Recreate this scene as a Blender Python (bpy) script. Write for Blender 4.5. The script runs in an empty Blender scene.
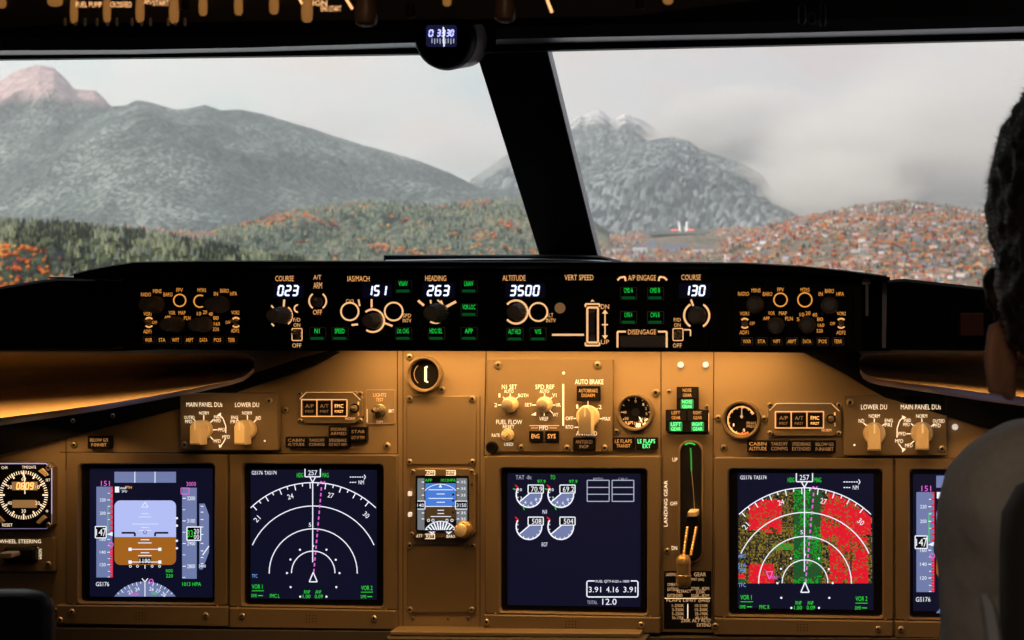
import bpy, bmesh, math, random
import numpy as np
from mathutils import Vector, Matrix
R = math.radians
C = bpy.context.scene.collection
sc = bpy.context.scene
random.seed(7); rng = np.random.default_rng(7)

# ------------------------------------------------------------------ camera
F = 2000.0                       # focal length in pixels of the 1024 px frame
YAW = R(10.2); CAM = Vector((0.37, -2.29, 1.25))
cs, sn = math.cos(YAW), math.sin(YAW)
FW = Vector((-sn, cs, 0)); RT = Vector((cs, sn, 0)); UP = Vector((0, 0, 1))
cd = bpy.data.cameras.new('camera'); cam = bpy.data.objects.new('camera', cd); C.objects.link(cam)
cam.location = CAM; cam.rotation_euler = (R(90), 0, YAW)
cd.sensor_width = 36; cd.lens = F / 1024 * 36; cd.clip_start = 0.05; cd.clip_end = 200000
cd.dof.use_dof = True; cd.dof.focus_distance = 2.5; cd.dof.aperture_fstop = cd.lens / 1000 / 0.0034
sc.camera = cam
sc.view_settings.view_transform = 'Standard'; sc.view_settings.look = 'None'
sc.view_settings.exposure = 0; sc.view_settings.gamma = 1; sc.view_settings.use_curve_mapping = False

def ray(px, py): return FW + RT * ((px - 512) / F) + UP * ((320 - py) / F)
def W(px, py, Y=0.0):
    """the point of the vertical plane y = Y measured at this spot of the photograph"""
    d = ray(px, py); return CAM + d * ((Y - CAM.y) / d.y)

# ------------------------------------------------------------------ materials
MATS = {}
def mat(name, col=(.5, .5, .5), rough=.6, metal=0.0, emit=None, es=1.0, spec=.5, noise=0.0, nscale=40, bump=0.0, coat=0):
    if name in MATS: return MATS[name]
    m = bpy.data.materials.new(name); m.use_nodes = True; nt = m.node_tree
    b = nt.nodes['Principled BSDF']
    b.inputs['Base Color'].default_value = (*col, 1); b.inputs['Roughness'].default_value = rough
    b.inputs['Metallic'].default_value = metal; b.inputs['Specular IOR Level'].default_value = spec
    b.inputs['Coat Weight'].default_value = coat
    if emit:
        b.inputs['Emission Color'].default_value = (*emit, 1); b.inputs['Emission Strength'].default_value = es
    if noise or bump:
        tc = nt.nodes.new('ShaderNodeTexCoord'); nz = nt.nodes.new('ShaderNodeTexNoise')
        nz.inputs['Scale'].default_value = nscale; nz.inputs['Detail'].default_value = 4
        nt.links.new(tc.outputs['Object'], nz.inputs['Vector'])
        if noise:
            mx = nt.nodes.new('ShaderNodeMix'); mx.data_type = 'RGBA'
            mx.inputs[6].default_value = (*[c * (1 - noise) for c in col], 1)
            mx.inputs[7].default_value = (*[min(1, c * (1 + noise)) for c in col], 1)
            nt.links.new(nz.outputs['Fac'], mx.inputs[0]); nt.links.new(mx.outputs[2], b.inputs['Base Color'])
        if bump:
            bp = nt.nodes.new('ShaderNodeBump'); bp.inputs['Strength'].default_value = bump; bp.inputs['Distance'].default_value = .001
            nt.links.new(nz.outputs['Fac'], bp.inputs['Height']); nt.links.new(bp.outputs[0], b.inputs['Normal'])
    MATS[name] = m; return m

# ------------------------------------------------------------------ object helpers
def link_mesh(name, verts, faces, mats, midx=None, parent=None, smooth=False):
    me = bpy.data.meshes.new(name)
    off = Vector((0, 0, 0))
    if parent is not None:
        o_ = parent
        while o_ is not None: off = off + o_.location; o_ = o_.parent
    if len(verts) and off.length:
        verts = [tuple(Vector(v) - off) for v in verts]
    me.from_pydata([tuple(v) for v in verts], [], faces)
    if not isinstance(mats, (list, tuple)): mats = [mats]
    for m in mats: me.materials.append(m)
    if midx is not None: me.polygons.foreach_set('material_index', midx)
    if smooth: me.polygons.foreach_set('use_smooth', [True] * len(me.polygons))
    me.update()
    o = bpy.data.objects.new(name, me); C.objects.link(o)
    if parent is not None: o.parent = parent
    return o
def tag(o, label=None, cat=None, group=None, kind=None):
    if label: o['label'] = label
    if cat: o['category'] = cat
    if group: o['group'] = group
    if kind: o['kind'] = kind
    return o
def thing(name, loc, label, cat, group=None):
    o = bpy.data.objects.new(name, None); C.objects.link(o); o.location = loc; o.empty_display_size = .01
    return tag(o, label, cat, group)

# ------------------------------------------------------------------ numpy noise
_perm = rng.random((512, 512))
def vnoise(x, y):
    xi = np.floor(x).astype(int); yi = np.floor(y).astype(int); fx = x - xi; fy = y - yi
    fx = fx * fx * (3 - 2 * fx); fy = fy * fy * (3 - 2 * fy)
    g = lambda a, b: _perm[a % 512, b % 512]
    return (g(xi, yi) * (1 - fx) + g(xi + 1, yi) * fx) * (1 - fy) + (g(xi, yi + 1) * (1 - fx) + g(xi + 1, yi + 1) * fx) * fy
def fbm(x, y, o=5, ridged=False):
    s = 0; a = .5; n = 0
    for k in range(o):
        v = vnoise(x + 17.3 * k, y + 9.1 * k)
        if ridged: v = 1 - abs(2 * v - 1)
        s = s + a * v; n += a; a *= .5; x = x * 2.03; y = y * 2.03
    return s / n

# ================================================================== OUTSIDE
CR, SR = 0.0, 0.0
H0, SL = 300.0, 0.0675
def tpos(px, t): return CAM.x + t * (FW.x + RT.x * (px - 512) / F), CAM.y + t * (FW.y + RT.y * (px - 512) / F)
def zpix(py, t): return CAM.z + t * (320 - py) / F
def plain_z(t): return CAM.z - H0 + SL * t

def ground_mat(name, cols, scale, haze=0, rough=.95, rock=None, rockz=None):
    """forest / fields: cell noise picks one of several plant colours"""
    m = bpy.data.materials.new(name); m.use_nodes = True; nt = m.node_tree; b = nt.nodes['Principled BSDF']
    b.inputs['Roughness'].default_value = rough; b.inputs['Specular IOR Level'].default_value = .1
    tc = nt.nodes.new('ShaderNodeTexCoord')
    v = nt.nodes.new('ShaderNodeTexVoronoi'); v.inputs['Scale'].default_value = 1 / scale
    mpv = nt.nodes.new('ShaderNodeMapping'); mpv.inputs['Scale'].default_value = (1.25, .3, .62) if scale > 30 else (1, 1, 1); nt.links.new(tc.outputs['Object'], mpv.inputs[0]); nt.links.new(mpv.outputs[0], v.inputs['Vector'])
    sep = nt.nodes.new('ShaderNodeSeparateColor'); nt.links.new(v.outputs['Color'], sep.inputs[0])
    big = nt.nodes.new('ShaderNodeTexNoise'); big.inputs['Scale'].default_value = 1 / (scale * 25); big.inputs['Detail'].default_value = 5
    nt.links.new(tc.outputs['Object'], big.inputs['Vector'])
    ad = nt.nodes.new('ShaderNodeMath'); ad.operation = 'MULTIPLY_ADD'
    nt.links.new(sep.outputs[0], ad.inputs[0]); ad.inputs[1].default_value = .95 if scale > 30 else .62
    sb = nt.nodes.new('ShaderNodeMath'); sb.operation = 'MULTIPLY_ADD'; nt.links.new(big.outputs['Fac'], sb.inputs[0])
    sb.inputs[1].default_value = .9 if scale > 30 else 1.5; sb.inputs[2].default_value = -.42 if scale > 30 else -.56
    nt.links.new(sb.outputs[0], ad.inputs[2])
    rp = nt.nodes.new('ShaderNodeValToRGB'); el = rp.color_ramp.elements
    rp.color_ramp.interpolation = 'LINEAR'
    for i, c in enumerate(cols):
        p = i / (len(cols) - 1)
        if i < 2: el[i].position = p; el[i].color = (*c, 1)
        else: e = el.new(p); e.color = (*c, 1)
    nt.links.new(ad.outputs[0], rp.inputs[0])
    out = rp.outputs[0]
    if rock:
        g = nt.nodes.new('ShaderNodeSeparateXYZ'); nt.links.new(tc.outputs['Object'], g.inputs[0])
        n2 = nt.nodes.new('ShaderNodeTexNoise'); n2.inputs['Scale'].default_value = 1 / 260; n2.inputs['Detail'].default_value = 8
        nt.links.new(tc.outputs['Object'], n2.inputs['Vector'])
        ma = nt.nodes.new('ShaderNodeMath'); ma.operation = 'MULTIPLY_ADD'; nt.links.new(n2.outputs['Fac'], ma.inputs[0])
        ma.inputs[1].default_value = rockz[2]; nt.links.new(g.outputs[2], ma.inputs[2])
        mr = nt.nodes.new('ShaderNodeMapRange'); mr.inputs[1].default_value = rockz[0] + rockz[2] / 2; mr.inputs[2].default_value = rockz[1] + rockz[2] / 2
        nt.links.new(ma.outputs[0], mr.inputs[0])
        n3 = nt.nodes.new('ShaderNodeTexNoise'); n3.inputs['Scale'].default_value = 1 / 90; n3.inputs['Detail'].default_value = 6
        mp = nt.nodes.new('ShaderNodeMapping'); mp.inputs['Scale'].default_value = (1.6, 1, .35)
        nt.links.new(tc.outputs['Object'], mp.inputs[0]); nt.links.new(mp.outputs[0], n3.inputs['Vector'])
        rr = nt.nodes.new('ShaderNodeValToRGB'); e2 = rr.color_ramp.elements
        e2[0].position = .35; e2[0].color = (*[c * .55 for c in rock], 1); e2[1].position = .65; e2[1].color = (*rock, 1)
        nt.links.new(n3.outputs['Fac'], rr.inputs[0])
        mx = nt.nodes.new('ShaderNodeMix'); mx.data_type = 'RGBA'
        nt.links.new(mr.outputs[0], mx.inputs[0]); nt.links.new(out, mx.inputs[6]); nt.links.new(rr.outputs[0], mx.inputs[7]); out = mx.outputs[2]
    nt.links.new(out, b.inputs['Base Color'])
    bp = nt.nodes.new('ShaderNodeBump'); bp.inputs['Strength'].default_value = .7; bp.inputs['Distance'].default_value = scale * .5
    nt.links.new(v.outputs['Distance'], bp.inputs['Height']); bp.invert = True
    nt.links.new(bp.outputs[0], b.inputs['Normal'])
    return m

def mountain(name, sky, t0, wf, wb, material, label, cat='mountain', noise=.25, nx=340, nt_=110, ns=900, pxr=None, kind='structure', power=1.3, sharp=True, foot=None):
    sky = np.array(sky, float); x0, x1 = pxr or (sky[0, 0], sky[-1, 0])
    px = np.linspace(x0, x1, nx); py = np.interp(px, sky[:, 0], sky[:, 1])
    k = max(1, int(nx / 170)); 
    t = np.concatenate([np.linspace(t0 - wf, t0, int(nt_ * .75), endpoint=False), np.linspace(t0, t0 + wb, nt_ - int(nt_ * .75))])
    PX, T = np.meshgrid(px, t, indexing='ij'); PY = np.repeat(py[:, None], len(t), 1)
    zr = zpix(PY, t0)                                   # ridge height, at the ridge's own distance
    u = np.where(T < t0, (t0 - T) / wf, (T - t0) / wb)
    base = plain_z(T) - 40 - (240 if cat == 'mountain' else 110) * u ** 3
    X, Y = tpos(PX, T)
    warp = fbm(X / ns * .5 + 3, Y / ns * .5, 3) - .5
    uu = np.clip(u * (1 + .7 * warp * (u > .0)), 0, 1)
    prof = (1 - uu) ** power
    n = fbm(X / ns, Y / ns, 6, sharp) - .55
    rel = np.clip(zr - base, 0, None)
    fade = np.clip(u * 5, 0.06, 1) * np.clip((1 - u) * 3, 0, 1)
    Z = base + rel * prof + rel.max() * noise * n * fade * (.3 + .7 * prof)
    lim = CAM.z + T * (320 - PY) / F - rel.max() * (.015 + .10 * fbm(X / (ns * .35), Y / (ns * .35), 4, True)) * np.clip(u * 6, 0, 1)
    Z = np.minimum(Z, np.where(T > t0 * 1.0005, lim, np.where(T < t0, lim, Z)))
    nX, nT = PX.shape
    V = np.stack([X, Y, Z], -1).reshape(-1, 3)
    I = np.arange(nX * nT).reshape(nX, nT)
    Fc = np.stack([I[:-1, :-1], I[1:, :-1], I[1:, 1:], I[:-1, 1:]], -1).reshape(-1, 4)
    me = bpy.data.meshes.new(name); me.vertices.add(len(V)); me.vertices.foreach_set('co', V.ravel())
    me.loops.add(Fc.size); me.loops.foreach_set('vertex_index', Fc.ravel())
    me.polygons.add(len(Fc)); me.polygons.foreach_set('loop_start', np.arange(0, Fc.size, 4)); me.polygons.foreach_set('loop_total', np.full(len(Fc), 4))
    me.polygons.foreach_set('use_smooth', np.ones(len(Fc), bool)); me.update(); me.validate(); me.materials.append(material)
    o = bpy.data.objects.new(name, me); C.objects.link(o); tag(o, label, cat, kind=kind)
    return dict(px=px, t=t, Z=Z, o=o)
def height_at(m, px, t):
    i = np.clip(np.searchsorted(m['px'], px) - 1, 0, len(m['px']) - 2); j = np.clip(np.searchsorted(m['t'], t) - 1, 0, len(m['t']) - 2)
    a = (px - m['px'][i]) / (m['px'][i + 1] - m['px'][i]); b = (t - m['t'][j]) / (m['t'][j + 1] - m['t'][j])
    Z = m['Z']; return (Z[i, j] * (1 - a) + Z[i + 1, j] * a) * (1 - b) + (Z[i, j + 1] * (1 - a) + Z[i + 1, j + 1] * a) * b

G_far = ground_mat('forest_slope', [(.02, .035, .045), (.05, .075, .08), (.12, .17, .17), (.36, .42, .41)], 27, rock=(.75, .56, .58), rockz=(1930, 2060, 420))
G_far2 = ground_mat('bare_far_slope', [(.03, .045, .055), (.07, .10, .115), (.15, .19, .20), (.32, .37, .39)], 32, rock=(.85, .85, .9), rockz=(2020, 2200, 800))
G_mid = ground_mat('green_hill', [(.02, .035, .04), (.05, .08, .06), (.12, .16, .12), (.22, .25, .19), (.34, .19, .13)], 22)
G_near = ground_mat('near_hill_soil', [(.03, .035, .045), (.06, .08, .05), (.12, .15, .07), (.10, .11, .06)], 18)
G_plain = ground_mat('valley_fields', [(.06, .10, .08), (.13, .16, .11), (.32, .2, .15), (.16, .17, .14), (.42, .39, .36)], 26)

# valley floor
def build_plain():
    px = np.linspace(-900, 1900, 420); t = 1800 * (30000 / 1800) ** np.linspace(0, 1, 170)
    PX, T = np.meshgrid(px, t, indexing='ij'); X, Y = tpos(PX, T)
    Z = plain_z(T) + (fbm(X / 900, Y / 900, 5) - .5) * np.interp(T, [3600, 12000, 30000], [60, 160, 200])
    I = np.arange(PX.size).reshape(PX.shape)
    Fc = np.stack([I[:-1, :-1], I[1:, :-1], I[1:, 1:], I[:-1, 1:]], -1).reshape(-1, 4)
    me = bpy.data.meshes.new('ground'); me.from_pydata(np.stack([X, Y, Z], -1).reshape(-1, 3).tolist(), [], Fc.tolist())
    me.polygons.foreach_set('use_smooth', [True] * len(Fc)); me.materials.append(G_plain)
    o = bpy.data.objects.new('ground', me); C.objects.link(o); tag(o, 'pale patchwork valley floor of fields and woods outside the windscreen', 'valley floor', kind='structure')
    return dict(px=px, t=t, Z=Z, o=o)
plain = build_plain()
pk = mountain('mountain', [(-200, 150), (-90, 105), (0, 84), (16, 74), (38, 67), (54, 69), (66, 80), (74, 90), (84, 91), (95, 92), (103, 98), (109, 106), (120, 112), (140, 128), (200, 150), (330, 190)],
    19000, 4800, 3500, G_far, 'big mountain with a bare pink rocky peak at the far left', noise=.75, ns=2300, power=1.15, nt_=200)
mountain('mountain', [(-60, 222), (0, 186), (50, 148), (85, 122), (110, 108.5), (125, 108), (137, 102), (150, 104), (175, 111), (190, 110), (205, 107), (222, 112), (240, 111), (265, 116), (300, 126), (330, 135), (370, 147), (420, 161), (450, 172), (478, 186), (520, 192), (560, 205)],
    17000, 4000, 3000, G_far, 'long wooded mountain ridge running down to the right behind the green hills', noise=.6, ns=1900, power=1.1, nt_=200)
mountain('mountain', [(470, 180), (530, 140), (560, 125), (568, 123), (574, 119), (580, 114), (585, 115), (591, 112), (598, 110.5), (604, 113), (610, 119), (616, 119), (625, 114.5), (632, 118), (640, 121), (652, 129), (668, 142), (690, 162), (730, 185), (800, 205)],
    22000, 6000, 3000, G_far2, 'pale jagged mountain with snow streaks just right of the centre post', noise=.9, ns=1700, power=1.0, nt_=170)
mountain('mountain', [(540, 192), (575, 170), (597, 158), (612, 151), (625, 148), (642, 143), (655, 140), (672, 138), (688, 141), (700, 150), (722, 158), (745, 166), (762, 176), (772, 190), (800, 206)],
    17500, 4600, 3000, G_far2, 'grey lower mountain shoulder in front of the jagged snowy one', noise=.7, ns=1500, power=1.1, nt_=170)
mountain('mountain', [(740, 212), (790, 185), (820, 165), (860, 150), (900, 140), (960, 150), (1040, 165), (1150, 190)],
    24000, 6000, 3000, G_far2, 'faint mountain nearly lost in the cloud at the right', noise=.2, ns=2000)
hA = mountain('hill', [(180, 252), (215, 232), (250, 222), (290, 212), (330, 205), (370, 202), (410, 203), (450, 206), (480, 204), (515, 210), (545, 220), (580, 236), (600, 246)],
    9500, 2500, 1800, G_mid, 'rounded green hill with dark hollows in the middle of the left windscreen', 'hill', noise=.5, ns=420, power=.9, nt_=150)
hB = mountain('hill', [(420, 215), (450, 205), (480, 200), (525, 198), (560, 204), (585, 214), (610, 232)],
    11500, 2200, 1800, G_mid, 'low green hill against the left edge of the centre post', 'hill', noise=.5, ns=380, power=.9)
hC = mountain('hill', [(-160, 215), (-40, 218), (0, 221), (30, 224), (60, 223), (100, 228), (130, 231), (165, 236), (200, 243), (240, 250), (290, 258), (330, 268), (380, 280)],
    6200, 1500, 900, G_near, 'nearest steep hill of conifers and orange trees at the lower left', 'hill', noise=.35, ns=260, power=.75, nt_=150)
hD = mountain('hill', [(712, 246), (735, 236), (760, 228), (790, 220), (830, 212), (870, 204), (905, 201), (945, 206), (990, 212), (1040, 210), (1150, 205), (1250, 215)],
    9800, 3600, 2000, G_plain, 'broad low hill of houses and red trees at the right', 'hill', noise=.3, ns=500, power=.8, nt_=150)

# ---- trees and houses
def cone_tree(h, r):
    V = []; Fc = []
    for k, (z0, z1, rr) in enumerate(((.12, .62, 1.0), (.4, .85, .72), (.66, 1.0, .45))):
        b = len(V)
        for i in range(6):
            a = i * math.pi / 3 + k * .5; V.append((rr * r * math.cos(a), rr * r * math.sin(a), z0 * h))
        V.append((0, 0, z1 * h)); Fc += [(b + i, b + (i + 1) % 6, b + 6) for i in range(6)]; Fc.append(tuple(b + i for i in range(5, -1, -1)))
    b = len(V)
    for z in (0, .15 * h):
        for i in range(4): V.append((.1 * r * math.cos(i * 1.571), .1 * r * math.sin(i * 1.571), z))
    Fc += [(b + i, b + (i + 1) % 4, b + 4 + (i + 1) % 4, b + 4 + i) for i in range(4)]
    return np.array(V), Fc
def round_tree(h, r):
    V = []; Fc = []
    rings = [(.25, .35), (.42, .9), (.62, 1.0), (.82, .7), (.95, .25)]
    for k, (z, rr) in enumerate(rings):
        for i in range(7):
            a = i * 2 * math.pi / 7 + k * .4; q = rr * r * (1 + .18 * math.sin(i * 2.7 + k * 1.9)); V.append((q * math.cos(a), q * math.sin(a), z * h))
    for k in range(4):
        for i in range(7): Fc.append((k * 7 + i, k * 7 + (i + 1) % 7, (k + 1) * 7 + (i + 1) % 7, (k + 1) * 7 + i))
    Fc.append(tuple(28 + i for i in range(7))); Fc.append(tuple(range(6, -1, -1)))
    b = len(V)
    for z in (0, .3 * h):
        for i in range(4): V.append((.1 * r * math.cos(i * 1.571), .1 * r * math.sin(i * 1.571), z))
    Fc += [(b + i, b + (i + 1) % 4, b + 4 + (i + 1) % 4, b + 4 + i) for i in range(4)]
    return np.array(V), Fc
def house(w, d, h):
    V = [(-w, -d, -3), (w, -d, -3), (w, d, -3), (-w, d, -3), (-w, -d, h), (w, -d, h), (w, d, h), (-w, d, h), (-w * 1.05, 0, h * 1.5), (w * 1.05, 0, h * 1.5)]
    Fc = [(0, 1, 5, 4), (1, 2, 6, 5), (2, 3, 7, 6), (3, 0, 4, 7), (4, 5, 9, 8), (6, 7, 8, 9), (4, 8, 7), (5, 6, 9)]
    return np.array(V, float), Fc
leaf = {k: mat('leaves_' + k, c, .9, spec=.1, noise=.25, nscale=.01) for k, c in dict(green=(.17, .21, .10), pale=(.40, .43, .26), dark=(.03, .045, .035), orange=(.85, .24, .04),
        red=(.5, .09, .04), yellow=(.75, .42, .1), grey=(.24, .29, .25), pink=(.55, .28, .24)).items()}
wallm = [mat('house_white', (.8, .8, .82)), mat('house_grey', (.3, .34, .42)), mat('house_cream', (.62, .5, .38))]
roofm = [mat('roof_red', (.42, .15, .1)), mat('roof_grey', (.16, .19, .27)), mat('roof_tan', (.5, .33, .2))]
def merged(name, items, label, cat):
    """items: (verts, faces, material indices)"""
    V = []; Fc = []; mi = []; n = 0
    mats = items[0][3]
    for v, f, m, _ in items:
        V.append(v); Fc += [tuple(a + n for a in q) for q in f]; mi += m; n += len(v)
    V = np.concatenate(V)
    o = link_mesh(name, V.tolist(), Fc, mats, mi); tag(o, label, cat, kind='stuff'); return o
LM = [leaf[k] for k in ('green', 'pale', 'dark', 'orange', 'red', 'yellow', 'grey', 'pink')]
def scatter(hf, n, pr, tr, pick, size, seed, kindf=None, dens=None):
    r = np.random.default_rng(seed); out = []
    while len(out) < n:
        px = r.uniform(*pr); t = r.uniform(*tr)
        if 644 < px < 716 and 9000 < t < 14500 and hf is plain: continue
        if dens is not None and r.random() > dens(px, t): continue
        z = float(height_at(hf, px, t)); x, y = tpos(px, t); py = 320 - F * (z - CAM.z) / t
        c = pick(px, py, r); s = size * r.uniform(.7, 1.3)
        out.append((float(x), float(y), z, s, c, r.uniform(0, 6.28), px, py))
    return out
def tree_item(q):
    x, y, z, s, c, a, px, py = q
    v, f = (cone_tree(s * 1.7, s * .42) if c in (0, 1, 2, 6) else round_tree(s * 1.15, s * .5))
    ca, sa = math.cos(a), math.sin(a); v = v @ np.array([[ca, sa, 0], [-sa, ca, 0], [0, 0, 1]]) + np.array([x, y, z - .5])
    return v, f, [c] * len(f), LM
def single_trees(qs, kinds, name, labels, group):
    protos = {}
    for q in qs:
        x, y, z, s, c, a, px, py = q
        if c not in protos:
            v, f = (cone_tree(17, 4.2) if c in (0, 1, 2, 6) else round_tree(11.5, 5))
            o = link_mesh(name, v.tolist(), f, LM[c]); protos[c] = o
        else:
            o = protos[c].copy(); C.objects.link(o)
        o.location = (x, y, z - .5); o.rotation_euler = (0, 0, a); o.scale = (s / 10,) * 3
        tag(o, labels, 'tree', group, 'thing')
def near_pick(px, py, r):
    n = float(fbm(np.array(px / 26.), np.array(py / 14.), 3))
    if px < 62 and py > 245 + .15 * px and r.random() < .8: return int(r.choice([3, 3, 3, 5, 4]))
    if n > .50: return int(r.choice([1, 1, 0, 6]))
    return int(r.choice([2, 2, 2, 0]))  # patches of dark trees put the hill's shaded zones into leaf colour
hcn = scatter(hC, 5200, (-70, 330), (4750, 6350), near_pick, 11.5, 3)
vis = [q for q in hcn if 2 < q[6] < 240 and q[7] < 268]
vis.sort(key=lambda q: -q[3] / 1.0 + (q[7] < 235) * 3)
con = [q for q in vis if q[4] in (0, 1, 2, 6)][:140]; aut = [q for q in vis if q[4] in (3, 4, 5)][:110]
ids = set(map(id, con + aut))
single_trees(con, None, 'conifer_tree', 'green conifer standing on the nearest steep hill at the lower left', 'conifers on the nearest hill')
single_trees(aut, None, 'autumn_tree', 'orange autumn tree on the nearest steep hill at the lower left', 'orange trees on the nearest hill')
merged('forest', [tree_item(q) for q in hcn if id(q) not in ids], 'mixed conifer forest covering the nearest steep hill', 'forest')
def mid_pick(px, py, r):
    n = float(fbm(np.array(px / 30.), np.array(py / 9.), 3))
    if n > .58 and r.random() < .6: return int(r.choice([3, 4, 7, 5]))
    return int(r.choice([6, 6, 1, 0, 2, 6, 1]))
merged('forest', [tree_item(q) for q in scatter(hA, 3400, (190, 570), (7400, 9600), mid_pick, 13, 5)], 'grey-green woods with orange patches on the rounded middle hill', 'forest')
merged('forest', [tree_item(q) for q in scatter(hB, 1100, (425, 592), (9600, 11600), mid_pick, 14, 6)], 'grey-green woods on the low hill beside the centre post', 'forest')
def plain_pick(px, py, r): return int(r.choice([3, 4, 7, 7, 7, 6, 6, 1, 5, 2]))
merged('forest', [tree_item(q) for q in scatter(plain, 3000, (110, 760), (5600, 12000), plain_pick, 12, 8) + scatter(plain, 4200, (40, 800), (11500, 18500), plain_pick, 17, 28)], 'scattered red and green trees over the flat valley floor', 'forest')
def right_pick(px, py, r):
    if px < 735: return int(r.choice([3, 4, 7, 7, 6, 6, 7, 2]))
    if py < 216: return int(r.choice([0, 6, 4, 7, 2, 6]))
    return int(r.choice([3, 4, 5, 3, 7, 6, 4, 2, 2, 3]))
merged('forest', [tree_item(q) for q in scatter(hD, 6800, (718, 1060), (6250, 9900), right_pick, 9.5, 9) + scatter(hD, 1200, (1060, 1245), (6250, 9900), right_pick, 10, 39)], 'red and orange trees among the houses of the right-hand hill', 'forest')
merged('forest', [tree_item(q) for q in scatter(plain, 3600, (590, 1060), (5000, 12500), right_pick, 10, 19)], 'orange trees between houses at the foot of the right-hand hill', 'forest')
def house_item(q, f2=1.0):
    x, y, z, s, c, a, px, py = q; r = random.random()
    v, f = house(s * (.7 + r * .8), s * .6, s * (.5 + .4 * random.random())); a2 = (a % 1.2) - .6
    ca, sa = math.cos(a2), math.sin(a2); v = v @ np.array([[ca, sa, 0], [-sa, ca, 0], [0, 0, 1]]) + np.array([x, y, z])
    w = c % 3; rf = 3 + (c // 3) % 3
    return v, f, [w] * 4 + [rf] * 2 + [w] * 2, wallm + roofm
hpick = lambda px, py, r: int(r.integers(0, 9))
H1 = scatter(hD, 1500, (718, 1060), (6250, 9700), hpick, 9, 11) + scatter(plain, 2200, (560, 1060), (4900, 13500), hpick, 10, 12)
H1 = [q for q in H1]
near = sorted([q for q in H1 if 600 < q[6] < 985 and 225 < q[7] < 268], key=lambda q: -q[7])[:110]
nid = set(map(id, near))
protoH = {}
for q in near:
    v, f, mi, ms = house_item(q); ctr = Vector((q[0], q[1], q[2]))
    k = q[4]
    if k not in protoH:
        o = link_mesh('house', (v - np.array(ctr)).tolist(), f, ms, mi); protoH[k] = o
    else: o = protoH[k].copy(); C.objects.link(o)
    o.location = ctr; tag(o, 'small pale valley house among the red trees below the right-hand hill', 'house', 'houses in the valley', 'thing')
merged('town', [house_item(q) for q in H1 if id(q) not in nid], 'dense town of small pale houses spread over valley and hillside', 'town')

# large white halls near the bottom edge of the right windscreen
for (px, py, wpx, hpx, nm, lab, wm) in ((675, 253, 24, 7, 'warehouse', 'long low grey hall in the valley just above the glareshield', 1), (640, 255, 14, 6, 'warehouse', 'small white hall beside the long grey one', 0),
        (703, 256, 20, 4, 'warehouse', 'low white hall to the right of the long grey one', 0), (617, 254, 12, 4, 'warehouse', 'white hall nearest the foot of the centre post', 0),
        (758, 256, 18, 4, 'warehouse', 'white flat hall farthest right in the valley', 0), (652, 245, 9, 8, 'tower_block', 'dark grey tower block behind the long hall', 1)):
    t = H0 / (SL - (320 - py) / F) * .97; x, y = tpos(px, t); z = float(height_at(plain, px, t)); k = t / F
    v, f = house(wpx * k / 2, 9, hpx * k * .75); v = v + np.array([x, y, z + 2])
    tag(link_mesh(nm, v.tolist(), f, [wallm[wm], roofm[1]], [0] * 4 + [1] * 2 + [0] * 2), lab, 'building', kind='thing')

merged('forest', [tree_item(q) for q in scatter(plain, 3200, (-400, 1500), (2300, 5600), plain_pick, 11, 48)], 'loose green and red trees on the valley floor nearest the aircraft', 'forest')
# runway with approach lights
t = 300 / (SL - (320 - 232) / F); rw = thing('runway', Vector((*tpos(683, t), float(height_at(plain, 683, t)) + 14)), 'short grey runway with two white lines, seen end-on in the valley', 'runway')
def quad_px(pts, t, dz=0):
    return [Vector((*tpos(a, t * (1 + e)), zpix(b, t * (1 + e)) + dz)) for a, b, e in pts]
k = rw
asph = mat('runway_green', (.07, .1, .085), .9); white_l = mat('white_paint', (.9, .9, .92), .7, emit=(1, 1, 1), es=.25); redl = mat('red_approach_light', (.6, .05, .05), emit=(1, .12, .1), es=.9)
def flat(name, pts, m, p, th=3):
    v = [Vector(q) for q in pts]; v2 = [q - Vector((0, 0, th)) for q in v]; n = len(v)
    f = [tuple(range(n)), tuple(range(2 * n - 1, n - 1, -1))] + [(i, i + n, (i + 1) % n + n, (i + 1) % n) for i in range(n)]
    return link_mesh(name, v + v2, f, m, parent=p)
flat('apron', quad_px([(648, 234, -.12), (655, 231, .0), (672, 228, .12), (695, 228, .12), (712, 231, .0), (704, 234, -.12)], t), asph, rw)
for a, b in ((680, 678.6), (686, 686.8)):
    flat('runway_line', quad_px([(a - 1, 232.5, -.03), (a + 1, 232.5, -.03), (b + .8, 222, .02), (b - .8, 222, .02)], t, 3), white_l, rw, 1)
for a, b in ((671, 678), (687, 694)):
    flat('approach_light_bar', quad_px([(a, 231.5, -.04), (b, 231.5, -.04), (b, 230, -.02), (a, 230, -.02)], t, 5), redl, rw, 1)

# haze over the valley: a real volume
def vol_mat(name, dens, col=(1, 1, 1), aniso=0.0):
    m = bpy.data.materials.new(name); m.use_nodes = True; nt = m.node_tree; nt.nodes.clear()
    o = nt.nodes.new('ShaderNodeOutputMaterial'); v = nt.nodes.new('ShaderNodeVolumeScatter')
    v.inputs['Density'].default_value = dens; v.inputs['Color'].default_value = (*col, 1); v.inputs['Anisotropy'].default_value = aniso
    nt.links.new(v.outputs[0], o.inputs['Volume']); return m
def haze_box():
    V = []
    for t, zb, zt in ((4300, -800, 2300), (34000, 1200, 3300)):
        for a, z in ((-900, zb), (1900, zb), (1900, zt), (-900, zt)): x, y = tpos(a, t); V.append((x, y, z))
    f = [(0, 1, 2, 3), (7, 6, 5, 4), (0, 4, 5, 1), (1, 5, 6, 2), (2, 6, 7, 3), (3, 7, 4, 0)]
    tag(link_mesh('haze', V, f, vol_mat('haze_air', 1 / 28000, (.87, .94, 1.0))), 'bluish white haze lying over the whole valley', 'haze', kind='stuff')
haze_box()
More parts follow.
